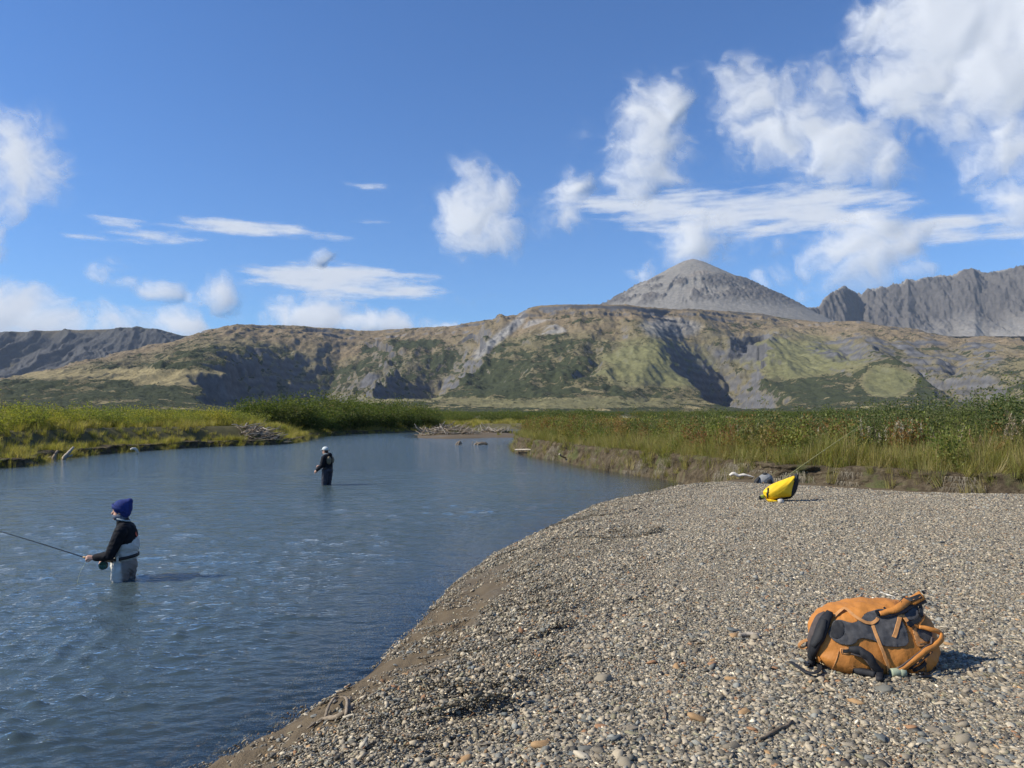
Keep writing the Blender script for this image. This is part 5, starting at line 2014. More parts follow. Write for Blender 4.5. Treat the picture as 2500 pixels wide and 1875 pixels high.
# left hip belt: wide black pad hanging over the end of the pack
hb = strap('hip_belt', [(640, 400), (590, 480), (545, 580), (495, 720), (455, 830), (415, 950), (375, 1060)], .08, .026, M_BLACKPAD, .016, pack, widths=[.040, .062, .072, .070, .052, .038, .030])
strap('hip_belt_lining', [(590, 400), (520, 450), (470, 560), (420, 690), (385, 800), (370, 870)], .05, .018, M_BROWNLIN, .008, hb, widths=[.03, .055, .062, .055, .04, .02])
strap('belt_pocket', [(585, 500), (545, 610), (500, 730), (470, 790)], .05, .014, M_BLACKFAB, .034, hb, widths=[.03, .048, .048, .036])
strap('belt_webbing', [(375, 1060), (350, 1100), (380, 1050), (450, 1035), (505, 1085), (505, 1150), (430, 1190), (330, 1165), (240, 1105), (150, 1045)], .026, .006, M_BLACKFAB, .030, pack, per=8)
block('belt_buckle', (375, 1065), (.05, .035, .014), M_BLACKPL, .03, hb, .4)
# front hip belt: padded arc standing off the pack and resting on the gravel
fb = strap('hip_belt', [(860, 835), (930, 835), (1010, 855), (1090, 910), (1165, 1000), (1215, 1090), (1240, 1170), (1240, 1250)], .045, .026, M_BLACKPAD, .020, pack, arch=.030, widths=[.030, .044, .048, .048, .046, .044, .042, .032])
strap('hip_belt_lining', [(880, 880), (950, 900), (1030, 935), (1100, 1000), (1165, 1090), (1200, 1170), (1215, 1240)], .02, .016, M_BROWNLIN, .018, fb, arch=.022, widths=[.016, .022, .024, .024, .022, .018, .014])
strap('belt_tab', [(795, 850), (830, 855), (875, 845)], .018, .006, M_BLACKFAB, .008, pack)
patch_on('belt_anchor', [(762, 815), (860, 815), (870, 885), (775, 880)], M_TANWEB, .004, .003, pack)
for q in ((772, 850), (790, 850)):
    block('bar_tack', q, (.003, .026, .003), M_TANWEB, .008, pack, 1.5)
strap('under_pad', [(800, 1125), (900, 1140), (1010, 1165), (1110, 1185), (1190, 1210)], .045, .03, M_BLACKPAD, .030, pack, widths=[.03, .05, .05, .04, .02])
# tan webbing
strap('webbing', [(685, 432), (735, 395), (800, 350), (835, 360), (900, 415), (980, 470), (1070, 510), (1140, 517), (1195, 490), (1215, 455)], .019, .003, M_TANWEB, .009, pack, arch=.008)
strap('webbing', [(1150, 520), (1165, 570), (1200, 670), (1240, 775), (1290, 905), (1330, 1020), (1350, 1145)], .019, .003, M_TANWEB, .011, pack)
strap('webbing', [(1492, 408), (1470, 490), (1445, 580), (1415, 685)], .024, .003, M_TANWEB, .012, pack)
strap('webbing', [(1520, 420), (1560, 480), (1610, 540)], .022, .003, M_TANWEB, .012, pack)
strap('haul_loop', [(355, 720), (290, 745), (250, 790), (290, 825), (345, 800)], .018, .003, M_TANWEB, .010, pack)
strap('side_tab', [(520, 930), (480, 985), (440, 1040), (500, 1030)], .03, .004, M_ORANGE, .008, pack)
# upper shoulder strap, standing clear of the pack at its far end
us_ = strap('shoulder_strap', [(1230, 418), (1340, 400), (1460, 352), (1570, 300), (1660, 240), (1760, 175)], .05, .016, M_ORANGE, .022, pack, arch=.014, widths=[.026, .034, .044, .050, .054, .056])
strap('shoulder_strap_lining', [(1240, 432), (1350, 418), (1470, 374), (1580, 325), (1675, 265), (1790, 215)], .05, .012, M_BROWNLIN, .010, us_, arch=.010, widths=[.022, .032, .042, .048, .052, .052])
lp1 = strap('lash_panel', [(1448, 332), (1530, 300), (1620, 245), (1740, 200)], .03, .004, M_BLACKFAB, .034, us_, arch=.008, widths=[.022, .028, .026, .028])
for q in ((1482, 322), (1528, 300), (1580, 278), (1628, 255), (1700, 228)):
    block('lash_loop', q, (.004, .014, .003), M_TANWEB, .044, us_, .5)
block('ladder_buckle', (1215, 410), (.034, .026, .012), M_BLACKPL, .024, pack, .2)
block('strap_tip', (1295, 388), (.036, .016, .004), M_BLACKFAB, .034, pack, .35)
block('end_clip', (1755, 160), (.020, .012, .010), M_BLACKPL, .03, pack, .3)
# lower shoulder strap, looping out to the right
ls_ = strap('shoulder_strap', [(1385, 1092), (1480, 1040), (1600, 965), (1720, 880), (1830, 790), (1895, 700), (1880, 630), (1800, 585), (1700, 560)], .035, .014, M_ORANGE, .022, pack, arch=.035, widths=[.016, .026, .030, .032, .032, .032, .030, .026, .02])
strap('shoulder_strap_lining', [(1400, 1070), (1500, 1005), (1620, 925), (1730, 845), (1820, 765), (1865, 690)], .02, .012, M_BROWNLIN, .020, ls_, arch=.028, widths=[.010, .014, .016, .018, .018, .014])
strap('lash_panel', [(1590, 1050), (1690, 965), (1770, 905), (1850, 850)], .03, .008, M_BLACKFAB, .016, pack, widths=[.02, .036, .036, .026])
for q in ((1680, 990), (1740, 940), (1825, 885)):
    block('lash_loop', q, (.004, .014, .003), M_TANWEB, .026, ls_, .5)
strap('load_strap', [(1560, 530), (1620, 520), (1700, 480), (1730, 400), (1715, 300), (1690, 270)], .024, .010, M_BLACKFAB, .020, pack)
block('load_buckle', (1600, 530), (.034, .028, .012), M_BLACKPL, .02, pack, .6)
block('load_buckle', (1720, 440), (.026, .022, .012), M_BLACKPL, .034, pack, .2)
patch_on('anchor_webbing', [(1640, 580), (1690, 570), (1720, 680), (1810, 740), (1805, 775), (1700, 790)], M_TANWEB, .006, .004, pack)
for q in ((1715, 755), (1750, 750), (1775, 748), (1798, 746)):
    block('bar_tack', q, (.004, .014, .003), M_ORANGE, .012, pack, .2)
# stamped emblem: an outlined rectangle
for q, s3, ro in (((905, 1028), (.016, .0022, .0015), 0), ((880, 1058), (.0022, .011, .0015), 0), ((930, 1055), (.0022, .011, .0015), 0), ((905, 1078), (.016, .0022, .0015), 0)):
    block('emblem', q, s3, M_TANWEB, .003, pack, ro)
block('end_buckle', (1945, 775), (.012, .032, .014), M_BLACKPL, .006, pack, .1)
strap('cord', [(1790, 960), (1800, 1050), (1805, 1130), (1820, 1180)], .006, .004, M_BLACKFAB, .006, pack)
strap('loose_clip', [(1740, 1200), (1775, 1185), (1815, 1200), (1860, 1225), (1790, 1235), (1735, 1225)], .024, .014, M_BLACKPL, .030, pack)
strap('dangling_strap', [(1640, 1075), (1690, 1060), (1750, 1030), (1790, 985)], .02, .012, M_BLACKFAB, .012, pack)

# sage green canister clipped to the pack
g0, g1 = on_ground(*zb(1405, 1200)), on_ground(*zb(1610, 1185))
ax = (g1 - g0); ax.z = 0
ax.normalize()
can = empty('green_canister', g0)
tag(can, 'small sage green screw top canister lying against the orange backpack', 'canister')
c0 = g0 + Vector((0, .02, .030))


def lathe(name, prof, org, axis, mat, parent, seg=20):
    q = axis.to_track_quat('Z', 'Y').to_matrix()
    V, F = [], []
    for (d, r_) in prof:
        for k in range(seg):
            w = 6.28318 * k / seg
            V.append(org + q @ Vector((r_ * math.cos(w), r_ * math.sin(w), d)))
    for i in range(len(prof) - 1):
        for k in range(seg):
            F.append((i * seg + k, i * seg + (k + 1) % seg, (i + 1) * seg + (k + 1) % seg, (i + 1) * seg + k))
    F.append(tuple(range(seg - 1, -1, -1))); F.append(tuple((len(prof) - 1) * seg + k for k in range(seg)))
    o = link_mesh(name, py_mesh(name, V, F), mat)
    return local(o, parent)


lathe('cup', [(0, .020), (.003, .0225), (.050, .024), (.052, .0235)], c0, ax, M_SAGE, can)
lathe('collar', [(.049, .025), (.051, .029), (.078, .030), (.081, .028)], c0, ax, M_SAGE, can)
lathe('mouth', [(.0805, .024), (.084, .022)], c0, ax, M_BLACKPL, can)
V0 = c0 + ax * .06 + Vector((0, 0, .025))
local(tube('clip', [V0, V0 + Vector((.02, .0, .02)), V0 + Vector((.04, 0, .02)), V0 + Vector((.05, .01, .035))], .005, M_BLACKPL, None, 6, 4), can)


# ---- bags made from an outline puffed out to both sides
def puffed(name, outline, conv, dist, depth, mat, parent=None, rings=12, seed=1, wr=.006, front=1.0):
    """outline in photo pixels at the given forward distance -> a stuffed body with real depth"""
    pts = []
    for q in catmull([conv(*k) for k in outline] + [conv(*outline[0])], 5)[:-1]:
        d = pix_dir(q[0], q[1]); t = dist / d.y
        pts.append(EYE + d * t)
    c = sum(pts, Vector()) / len(pts)
    n = len(pts)
    V, F = [], []
    for sgn in (-1, 1):
        for i in range(rings):
            k = 1 - i / rings
            dep = depth * (front if sgn < 0 else 1) * (1 - k ** 2.6) ** .55
            for p_ in pts:
                q = c + (p_ - c) * k
                V.append(Vector((q.x, q.y + sgn * dep, q.z)))
        V.append(Vector((c.x, c.y + sgn * depth * (front if sgn < 0 else 1), c.z)))
    half = rings * n + 1
    for s_i, sgn in enumerate((-1, 1)):
        o = s_i * half
        for i in range(rings - 1):
            for k in range(n):
                f = (o + i * n + k, o + i * n + (k + 1) % n, o + (i + 1) * n + (k + 1) % n, o + (i + 1) * n + k)
                F.append(f if sgn > 0 else f[::-1])
        for k in range(n):
            f = (o + (rings - 1) * n + k, o + (rings - 1) * n + (k + 1) % n, o + rings * n)
            F.append(f if sgn > 0 else f[::-1])
    arr = np.array([tuple(v) for v in V])
    a2 = arr - np.array(c)
    cr = fbm(a2[:, 0] * 16 - a2[:, 2] * 22, a2[:, 1] * 4, 3, seed) + .8 * ridged(a2[:, 0] * 9 - a2[:, 2] * 12, a2[:, 1] * 3, 2, seed + 3)
    nv = a2 / (np.linalg.norm(a2, axis=1)[:, None] + 1e-6)
    arr = arr + nv * (wr * cr)[:, None]
    me = py_mesh(name, [tuple(v) for v in arr], F)
    # weld the rim
    bm = bmesh.new(); bm.from_mesh(me); bmesh.ops.remove_doubles(bm, verts=bm.verts, dist=.0004); bm.to_mesh(me); bm.free()
    o = link_mesh(name, me, mat)
    if parent:
        local(o, parent)
    return o


zy4 = lambda a, b: (1740 + a / 6.144, 1080 + b / 6.144)
yb_ = on_ground(*zy4(900, 895))
yd = yb_.y + .05
yel = empty('yellow_dry_bag', yb_)
tag(yel, 'bright yellow and black dry bag leaning back on the gravel', 'bag')
puffed('body', [(755, 740), (800, 690), (900, 625), (1050, 562), (1150, 527), (1228, 503), (1222, 590), (1205, 690), (1180, 790), (1150, 818), (1000, 836), (880, 858), (812, 848), (768, 800)], zy4, yd, .135, M_YELLOW, yel, seed=951, wr=.007)
puffed('back_panel', [(1255, 462), (1280, 500), (1286, 570), (1270, 660), (1232, 755), (1190, 812), (1150, 842), (1010, 866), (900, 874), (885, 850), (1000, 815), (1110, 790), (1155, 740), (1185, 640), (1205, 540), (1235, 490)], zy4, yd + .03, .12, M_BLACKFAB, yel, seed=952, wr=.004)
puffed('rolled_end', [(800, 848), (850, 846), (920, 858), (985, 872), (960, 890), (900, 904), (838, 894), (815, 872)], zy4, yd - .03, .10, M_YELLOW, yel, seed=953, wr=.004)
ybvh_o = [o for o in yel.children if o.name.startswith('body')][0]
dg = [Vector(v.co) for v in ybvh_o.data.vertices]
ybvh = BVHTree.FromPolygons(dg, [tuple(p_.vertices) for p_ in ybvh_o.data.polygons])
rs_ = strap('roll_strap', [(832, 690), (828, 740), (822, 790), (830, 840)], .022, .006, M_BLACKFAB, .008, yel, conv=zy4, bvh=ybvh, d_def=yd)
block('strap_buckle', (832, 704), (.05, .022, .014), M_BLACKPL, .012, rs_, .2, zy4, ybvh)
block('strap_buckle', (820, 775), (.026, .028, .014), M_BLACKPL, .012, rs_, .2, zy4, ybvh)
puffed('end_loop', [(705, 800), (770, 785), (775, 840), (715, 855), (695, 830)], zy4, yd - .02, .02, M_LIME, yel, seed=954, wr=.002)
puffed('handle', [(690, 805), (712, 800), (722, 830), (770, 845), (720, 862), (695, 850)], zy4, yd - .03, .015, M_BLACKFAB, yel, seed=955, wr=.002)
block('top_clip', (1225, 560), (.03, .05, .012), M_BLACKPL, .01, yel, .2, zy4, ybvh)
# pale stone propping the bag
ps = on_ground(*zy4(1030, 925))
st_ = link_mesh('pale_stone', np_mesh('pale_stone', pebble_verts(np.random.default_rng(4), ICO2) * np.array([.055, .06, .13]), ICO2[1]), simple_mat('pale_stone', (.50, .46, .40), .8, 30, .25, 60, .004))
st_.location = (ps.x, ps.y + .02, ps.z + .04)
tag(st_, 'pale round stone propping up the yellow bag', 'stone')

# ---- grey bag farther back on the sand
gb_ = on_ground(*zy4(770, 600))
gd = 18.2
gdp = Vector((gd * (zy4(770, 600)[0] - 1250) / F_PX, gd, gz(gd * (zy4(770, 600)[0] - 1250) / F_PX, gd)))
gbag = empty('grey_bag', gdp)
tag(gbag, 'small grey and black bag half hidden behind the gravel crest left of the yellow bag', 'bag')
puffed('body', [(625, 640), (640, 580), (690, 517), (745, 478), (800, 466), (870, 488), (900, 540), (912, 600), (905, 640), (770, 655)], zy4, gd, .13, M_GREYFAB, gbag, seed=961, wr=.006)
puffed('side_panel', [(618, 640), (625, 585), (688, 515), (700, 545), (660, 600), (650, 645)], zy4, gd - .06, .07, M_BLACKFAB, gbag, seed=962, wr=.003)
puffed('flap', [(745, 470), (780, 455), (815, 465), (800, 490), (760, 492)], zy4, gd - .02, .06, M_BLACKFAB, gbag, seed=963, wr=.003)
puffed('pocket', [(800, 560), (860, 545), (895, 590), (890, 640), (800, 640)], zy4, gd - .10, .06, M_BLACKFAB, gbag, seed=964, wr=.003)


# ---- fishing rods leaning on the bags
M_ROD = simple_mat('olive_rod_blank', (.26, .24, .085), .4)
M_CORK = simple_mat('cork_grip', (.42, .28, .15), .8, 60, .2)
M_STEEL = simple_mat('steel', (.5, .5, .52), .3, metal=.9)
M_RODBLK = simple_mat('black_graphite', (.012, .012, .014), .35)


def rod(name, a, b, label, r0, r1, mat, guides=5, grip=.24):
    e = empty(name, a)
    tag(e, label, 'fishing rod')
    d = (b - a)
    L = d.length
    d.normalize()
    sag = Vector((0, 0, -.02 * L))
    P_ = [a + d * (L * k) + sag * (k * k) for k in np.linspace(0, 1, 12)]
    local(tube('blank', P_, list(np.linspace(r0, r1, 12)), mat, None, 6), e)
    local(tube('grip', [a - d * .02, a + d * grip * .5, a + d * grip], [.013, .015, .011], M_CORK, None, 8, 3), e)
    for k in range(guides):
        q = a + d * (grip + (L - grip) * (k + .6) / guides) + sag * ((grip + (L - grip) * (k + .6) / guides) / L) ** 2
        local(tube('guide', [q, q - Vector((0, 0, .012)), q - Vector((0, 0, .018)) + d * .012, q + d * .02], .0022, M_STEEL, None, 5), e)
    return e


def at_d(px, py, dist):
    d = pix_dir(px, py)
    return EYE + d * (dist / d.y)


ra = on_ground(*zy4(930, 640)); ra = at_d(*zy4(900, 665), yd + .22)
ra.z = max(ra.z, gz(ra.x, ra.y) + .02)
rod('leaning_rod', ra, at_d(2100, 1033, yd + 1.35), 'long olive fishing rod propped on the yellow bag, pointing up right', .009, .0045, M_ROD)
rod('short_rod', at_d(*zy4(765, 600), gd - .12), at_d(*zy4(965, 412), gd + .3), 'short rod butt sticking out of the grey bag', .008, .006, M_ROD, 1, .2)

# ================================================================== the two anglers
def capsule(bm, a, b, ra, rb, sub=2):
    a, b = Vector(a), Vector(b)
    tmp = bmesh.new()
    for c, r_ in ((a, ra), (b, rb)):
        bmesh.ops.create_icosphere(tmp, subdivisions=sub, radius=r_, matrix=Matrix.Translation(c))
    co = [v.co.copy() for v in tmp.verts]
    tmp.free()
    tmp = bmesh.new()
    for c in co:
        tmp.verts.new(c)
    bmesh.ops.convex_hull(tmp, input=list(tmp.verts))
    bmesh.ops.delete(tmp, geom=[v for v in tmp.verts if not v.link_faces], context='VERTS')
    m = bpy.data.meshes.new('tmp'); tmp.to_mesh(m); tmp.free()
    bm.from_mesh(m); bpy.data.meshes.remove(m)


def ellipsoid(bm, c, rad, rot=(0, 0, 0), sub=3):
    mt = Matrix.Translation(Vector(c)) @ Euler(rot).to_matrix().to_4x4() @ Matrix.Diagonal((*rad, 1))
    bmesh.ops.create_icosphere(bm, subdivisions=sub, radius=1.0, matrix=mt)


def fuse(name, build, voxel, mat, parent, smooth=4, wrinkle=0.0, wscale=12, seed=1, post=None):
    """union of the shapes as one continuous skin"""
    bm = bmesh.new()
    build(bm)
    me = bpy.data.meshes.new(name); bm.to_mesh(me); bm.free()
    o = bpy.data.objects.new(name, me); COL.objects.link(o)
    rm = o.modifiers.new('r', 'REMESH'); rm.mode = 'VOXEL'; rm.voxel_size = voxel
    sm = o.modifiers.new('s', 'SMOOTH'); sm.factor = .5; sm.iterations = smooth
    dg_ = bpy.context.evaluated_depsgraph_get()
    m2 = bpy.data.meshes.new_from_object(o.evaluated_get(dg_))
    bpy.data.objects.remove(o); bpy.data.meshes.remove(me)
    m2.name = name
    n = len(m2.vertices)
    co = np.empty(n * 3, np.float32); m2.vertices.foreach_get('co', co); co = co.reshape(-1, 3)
    if wrinkle:
        nr = np.empty(n * 3, np.float32); m2.vertices.foreach_get('normal', nr); nr = nr.reshape(-1, 3)
        q = ridged(co[:, 0] * wscale + co[:, 2] * wscale * .6, co[:, 1] * wscale * .7 + co[:, 2] * wscale * 1.1, 3, seed)
        co = co + nr * (q * wrinkle)[:, None]
    if post is not None:
        co = post(co)
    m2.vertices.foreach_set('co', co.astype(np.float32).ravel())
    m2.polygons.foreach_set('use_smooth', [True] * len(m2.polygons))
    m2.update()
    m2.materials.clear()
    ob_ = link_mesh(name, m2, mat, parent)
    return ob_, co


M_SKIN = simple_mat('skin', (.52, .30, .21), .55, 20, .12)
M_HAIR = simple_mat('hair', (.05, .035, .025), .7)
M_JACKET = simple_mat('black_jacket_fabric', (.009, .010, .014), .75, 14, .35, 60, .003, spec=.12)
M_BEANIE = simple_mat('navy_knit', (.014, .030, .15), .9, 30, .25, 180, .004)
M_GAITER = simple_mat('slate_neck_gaiter', (.075, .10, .15), .85, 30, .3)
M_COLLAR = simple_mat('pale_collar', (.35, .40, .42), .85, 30, .3)
M_BELT = simple_mat('black_belt', (.008, .008, .009), .6)
M_RED = simple_mat('red_emblem', (.45, .06, .03), .6)
M_NAVYPANTS = simple_mat('navy_waders', (.014, .018, .034), .6, 10, .4, 50, .004)
M_TANVEST = simple_mat('tan_vest', (.17, .135, .085), .8, 14, .3, 80, .003)
M_CAP = simple_mat('pale_grey_cap', (.52, .56, .55), .8, 20, .12)
M_GLASS = simple_mat('dark_lens', (.01, .01, .01), .2)
M_WADER, T, out = new_mat('grey_wader_fabric')
p = T.n('ShaderNodeBsdfPrincipled'); T.link(p.outputs[0], out.inputs[0]); p.inputs['Roughness'].default_value = .6
ob = T.n('ShaderNodeTexCoord').outputs['Object']
cw = T.mix(T.smooth(T.noise(ob, 9, 4, .6), .35, .7), (.42, .415, .38), (.56, .55, .51))
cw = T.mix(attr(T, 'seat'), cw, (.20, .175, .155))
T.link(cw, p.inputs['Base Color'])
T.link(bump(T, T.noise(ob, 30, 4, .6), .6, .006), p.inputs['Normal'])


def head_shapes(bm, c, face):
    """c: middle of the head; face: unit vector the face looks along"""
    f = Vector(face).normalized(); s = Vector((-f.y, f.x, 0)); u = Vector((0, 0, 1))
    rz = math.atan2(f.y, f.x)
    ellipsoid(bm, c + u * .022 - f * .012, (.098, .076, .105), (0, 0, rz))
    ellipsoid(bm, c - u * .052 + f * .030, (.062, .058, .066), (0, 0, rz))
    capsule(bm, c + f * .088 + u * .012, c + f * .108 - u * .024, .010, .016)          # nose
    capsule(bm, c + f * .072 - u * .066 - s * .02, c + f * .072 - u * .066 + s * .02, .012, .012)   # lips
    ellipsoid(bm, c + f * .066 - u * .098, (.026, .03, .022), (0, 0, rz))               # chin
    for k in (-1, 1):
        ellipsoid(bm, c + s * (k * .076) - f * .006 - u * .006, (.020, .010, .032), (0, .1, rz))   # ears
        ellipsoid(bm, c + f * .070 + s * (k * .034) + u * .028, (.022, .026, .012), (0, 0, rz))    # brows


def hand_shapes(bm, wrist, direc, palm_n, curl):
    """palm with four fingers of different length and a thumb, curled round what is held"""
    d = Vector(direc).normalized(); nrm_ = Vector(palm_n).normalized(); s = d.cross(nrm_).normalized()
    kn = wrist + d * .085
    capsule(bm, wrist, kn, .026, .030)
    capsule(bm, wrist + s * .02, kn + s * .026, .018, .018); capsule(bm, wrist - s * .02, kn - s * .026, .018, .018)
    for k, ln in zip((-1.5, -.5, .5, 1.5), (.066, .080, .076, .060)):
        b = kn + s * (k * .019)
        m = b + d * (ln * .5) * math.cos(curl) + nrm_ * (ln * .5) * math.sin(curl)
        e_ = m + d * (ln * .5) * math.cos(curl * 2.3) + nrm_ * (ln * .5) * math.sin(curl * 2.3)
        capsule(bm, b, m, .0105, .0095, 1); capsule(bm, m, e_, .0095, .008, 1)
    t0 = wrist + d * .03 + s * .03
    t1 = t0 + d * .035 + s * .018 + nrm_ * .022
    capsule(bm, t0, t1, .013, .011, 1); capsule(bm, t1, t1 + d * .024 - s * .012 + nrm_ * .018, .011, .009, 1)


def ring_band(name, co_fn, mat, parent, n=40, h=.045, th=.010):
    """belt following a closed loop"""
    P_ = [Vector(co_fn(6.28318 * k / n)) for k in range(n)]
    c = sum(P_, Vector()) / n
    V, F = [], []
    for q in P_:
        o_ = (q - c); o_.z = 0; o_.normalize()
        V += [q - Vector((0, 0, h / 2)), q - Vector((0, 0, h / 2)) + o_ * th, q + Vector((0, 0, h / 2)) + o_ * th, q + Vector((0, 0, h / 2))]
    for i in range(n):
        j = (i + 1) % n
        for k in range(4):
            F.append((i * 4 + k, i * 4 + (k + 1) % 4, j * 4 + (k + 1) % 4, j * 4 + k))
    return link_mesh(name, py_mesh(name, V, F), mat, parent)


# ---- near angler: blue beanie, black jacket, grey waders; looks to the left
base1 = on_z(293, 1413)
YAW1 = R_(16)
A = empty('person', base1, YAW1)
tag(A, 'angler in navy beanie, black jacket and grey waders standing thigh deep, holding a rod', 'person')
HC1 = Vector((-.012, 0, .945)); FACE1 = (-1, .05, -.04)
W1 = Vector((-.295, -.155, .335)); W1b = Vector((-.175, .06, .270))


def legs1(bm, g=0.0):
    for sx, sy in ((0.0, -.095), (.055, .10)):
        capsule(bm, (sx + .03, sy, .16), (sx - .015, sy * 1.08, -.26), .118 + g, .085 + g)
        capsule(bm, (sx - .015, sy * 1.08, -.26), (sx + .045, sy * 1.1, -.64), .085 + g, .055 + g)
        capsule(bm, (sx + .04, sy * 1.1, -.66), (sx - .13, sy * 1.15, -.69), .055 + g, .045 + g)


def body1(bm):
    head_shapes(bm, HC1, FACE1)
    capsule(bm, (.03, 0, .74), HC1 - Vector((-.02, 0, .04)), .060, .058)
    ellipsoid(bm, (.055, 0, .58), (.120, .165, .19)); ellipsoid(bm, (.045, 0, .30), (.115, .145, .17))
    capsule(bm, (.045, -.10, .70), (.06, .10, .70), .075, .075)
    for a, b, c in (((.035, -.19, .69), (-.095, -.225, .37), W1), ((.075, .185, .69), (.0, .225, .40), W1b)):
        capsule(bm, a, b, .050, .040); capsule(bm, b, c, .040, .026)
    hand_shapes(bm, W1, (-1, -.02, .10), (0, .55, -.8), .75)
    hand_shapes(bm, W1b, (-.8, -.55, -.1), (.1, -.5, -.9), .8)
    legs1(bm, -.028)


fuse('body', body1, .0072, M_SKIN, A, 2)


def jacket1(bm):
    ellipsoid(bm, (.055, 0, .585), (.162, .205, .205))
    ellipsoid(bm, (.075, 0, .47), (.155, .190, .13))
    capsule(bm, (.045, -.12, .695), (.06, .12, .695), .100, .100)
    capsule(bm, (.03, 0, .75), (.022, 0, .815), .088, .080)
    for a, b, c in (((.035, -.195, .68), (-.095, -.232, .37), W1), ((.075, .19, .68), (.0, .23, .40), W1b)):
        a, b, c = Vector(a), Vector(b), Vector(c)
        capsule(bm, a, b, .087, .067)
        c2 = b + (c - b) * .94
        capsule(bm, b, c2, .067, .048)


jk, _ = fuse('jacket', jacket1, .011, M_JACKET, A, 4, .009, 13, 3)


def waders1(bm):
    legs1(bm, 0.0)
    ellipsoid(bm, (.045, 0, .20), (.165, .185, .16))
    ellipsoid(bm, (.055, 0, .36), (.168, .195, .15))
    ellipsoid(bm, (.075, 0, .46), (.166, .200, .12))


wd, wco = fuse('waders', waders1, .012, M_WADER, A, 3, .016, 11, 5)
set_attr(wd.data, 'seat', sstep(.04, .075, wco[:, 0] + .10 * (wco[:, 2] - .1)) * sstep(.285, .265, wco[:, 2]))
# upper edge of the waders: a bib that rises towards the back over the jacket
ring_band('wading_belt', lambda w: (.052 + .178 * math.cos(w), .204 * math.sin(w), .312 + .03 * math.cos(w)), M_BELT, A, 44, .042, .012)
bl = link_mesh('belt_loop', py_mesh('belt_loop', [(-.01, -.222, .27), (.02, -.222, .27), (.02, -.226, .35), (-.01, -.226, .35), (-.01, -.21, .27), (.02, -.21, .27), (.02, -.21, .35), (-.01, -.21, .35)],
                                [(0, 1, 2, 3), (4, 7, 6, 5), (0, 4, 5, 1), (1, 5, 6, 2), (2, 6, 7, 3), (3, 7, 4, 0)], False), M_WADER, A)


def bib1(bm):
    ellipsoid(bm, (.145, 0, .50), (.090, .150, .13), (0, .1, 0))
    ellipsoid(bm, (.09, 0, .42), (.155, .200, .105), (0, -.30, 0))


bb, bco = fuse('wader_bib', bib1, .012, M_WADER, A, 4, .006, 10, 6)
set_attr(bb.data, 'seat', np.zeros(len(bco)))


def beanie1(bm):
    ellipsoid(bm, HC1 + Vector((.028, 0, .055)), (.130, .112, .112), (0, .38, 0))
    ellipsoid(bm, HC1 + Vector((.070, 0, .095)), (.088, .075, .075), (0, .5, 0))
    capsule(bm, HC1 + Vector((.085, 0, .11)), HC1 + Vector((.112, .0, .135)), .066, .050)
    ellipsoid(bm, HC1 + Vector((.062, 0, -.012)), (.075, .098, .090), (0, .2, 0))


bn_, _ = fuse('beanie', beanie1, .009, M_BEANIE, A, 3, .003, 40, 8)
cu = Euler((0, .42, 0)).to_matrix()
bc = ring_band('beanie_cuff', lambda w: HC1 + Vector((.008, 0, .035)) + cu @ Vector((.120 * math.cos(w), .108 * math.sin(w), 0)), M_BEANIE, bn_, 40, .060, .012)


def gaiter1(bm):
    ellipsoid(bm, HC1 + Vector((-.035, 0, -.080)), (.070, .068, .045), (0, .35, 0))
    capsule(bm, HC1 + Vector((.02, 0, -.06)), HC1 + Vector((.03, 0, -.13)), .080, .078)


fuse('neck_gaiter', gaiter1, .009, M_GAITER, A, 3, .004, 30, 9)
ring_band('collar', lambda w: Vector((.020, 0, .835)) + Euler((0, .25, 0)).to_matrix() @ Vector((.092 * math.cos(w), .088 * math.sin(w), 0)), M_COLLAR, A, 36, .022, .008)
link_mesh('emblem', py_mesh('emblem', [(.205, -.06, .665), (.226, -.04, .60), (.221, -.075, .585), (.200, -.09, .64)], [(0, 1, 2, 3)], False), M_RED, A)

# rod, reel and line: held in the near hand
mw1 = Matrix.Translation(base1) @ Matrix.Rotation(YAW1, 4, 'Z')
hand = mw1 @ (W1 + Vector((-.10, .02, -.005)))
butt = mw1 @ Vector((-.135, -.115, .275))
tipd = at_d(-330, 1176, hand.y + .25)
R1 = empty('fishing_rod', butt)
tag(R1, 'black fly rod held out to the left by the near angler', 'fishing rod')
dirr = (tipd - butt).normalized()
L = 2.75
P_ = [butt, hand] + [hand + dirr * (L * k) - Vector((0, 0, .03 * L * k * k)) for k in (.1, .25, .45, .65, .85, 1)]
local(tube('blank', P_, list(np.linspace(.0085, .0035, len(P_))), M_RODBLK, None, 6), R1)
local(tube('grip', [butt - (hand - butt).normalized() * .06, butt.lerp(hand, .5), hand + dirr * .06], [.014, .016, .012], M_CORK, None, 8, 3), R1)
rc = mw1 @ Vector((-.185, -.150, .225))
axr = Vector((.15, -1, .05)).normalized()
reel = lathe('reel', [(-.016, .056), (-.014, .060), (-.006, .060), (-.005, .050), (.005, .050), (.006, .060), (.014, .060), (.016, .056)], rc, axr, M_RODBLK, R1, 26)
M_GREENMET = simple_mat('green_anodised_spool', (.07, .16, .12), .35, metal=.6)
for k in range(6):
    w = 1.047 * k
    q = axr.to_track_quat('Z', 'Y').to_matrix()
    a_, b_ = rc + q @ Vector((.018 * math.cos(w), .018 * math.sin(w), .018)), rc + q @ Vector((.046 * math.cos(w), .046 * math.sin(w), .018))
    local(tube('spoke', [a_, b_], .004, M_GREENMET, None, 5), reel)
lathe('spool_rim', [(.0165, .050), (.020, .050), (.020, .043), (.0165, .043)], rc, axr, M_GREENMET, reel, 26)
local(tube('reel_foot', [rc + Vector((0, 0, .05)), butt.lerp(hand, .12)], .007, M_RODBLK, None, 6), R1)
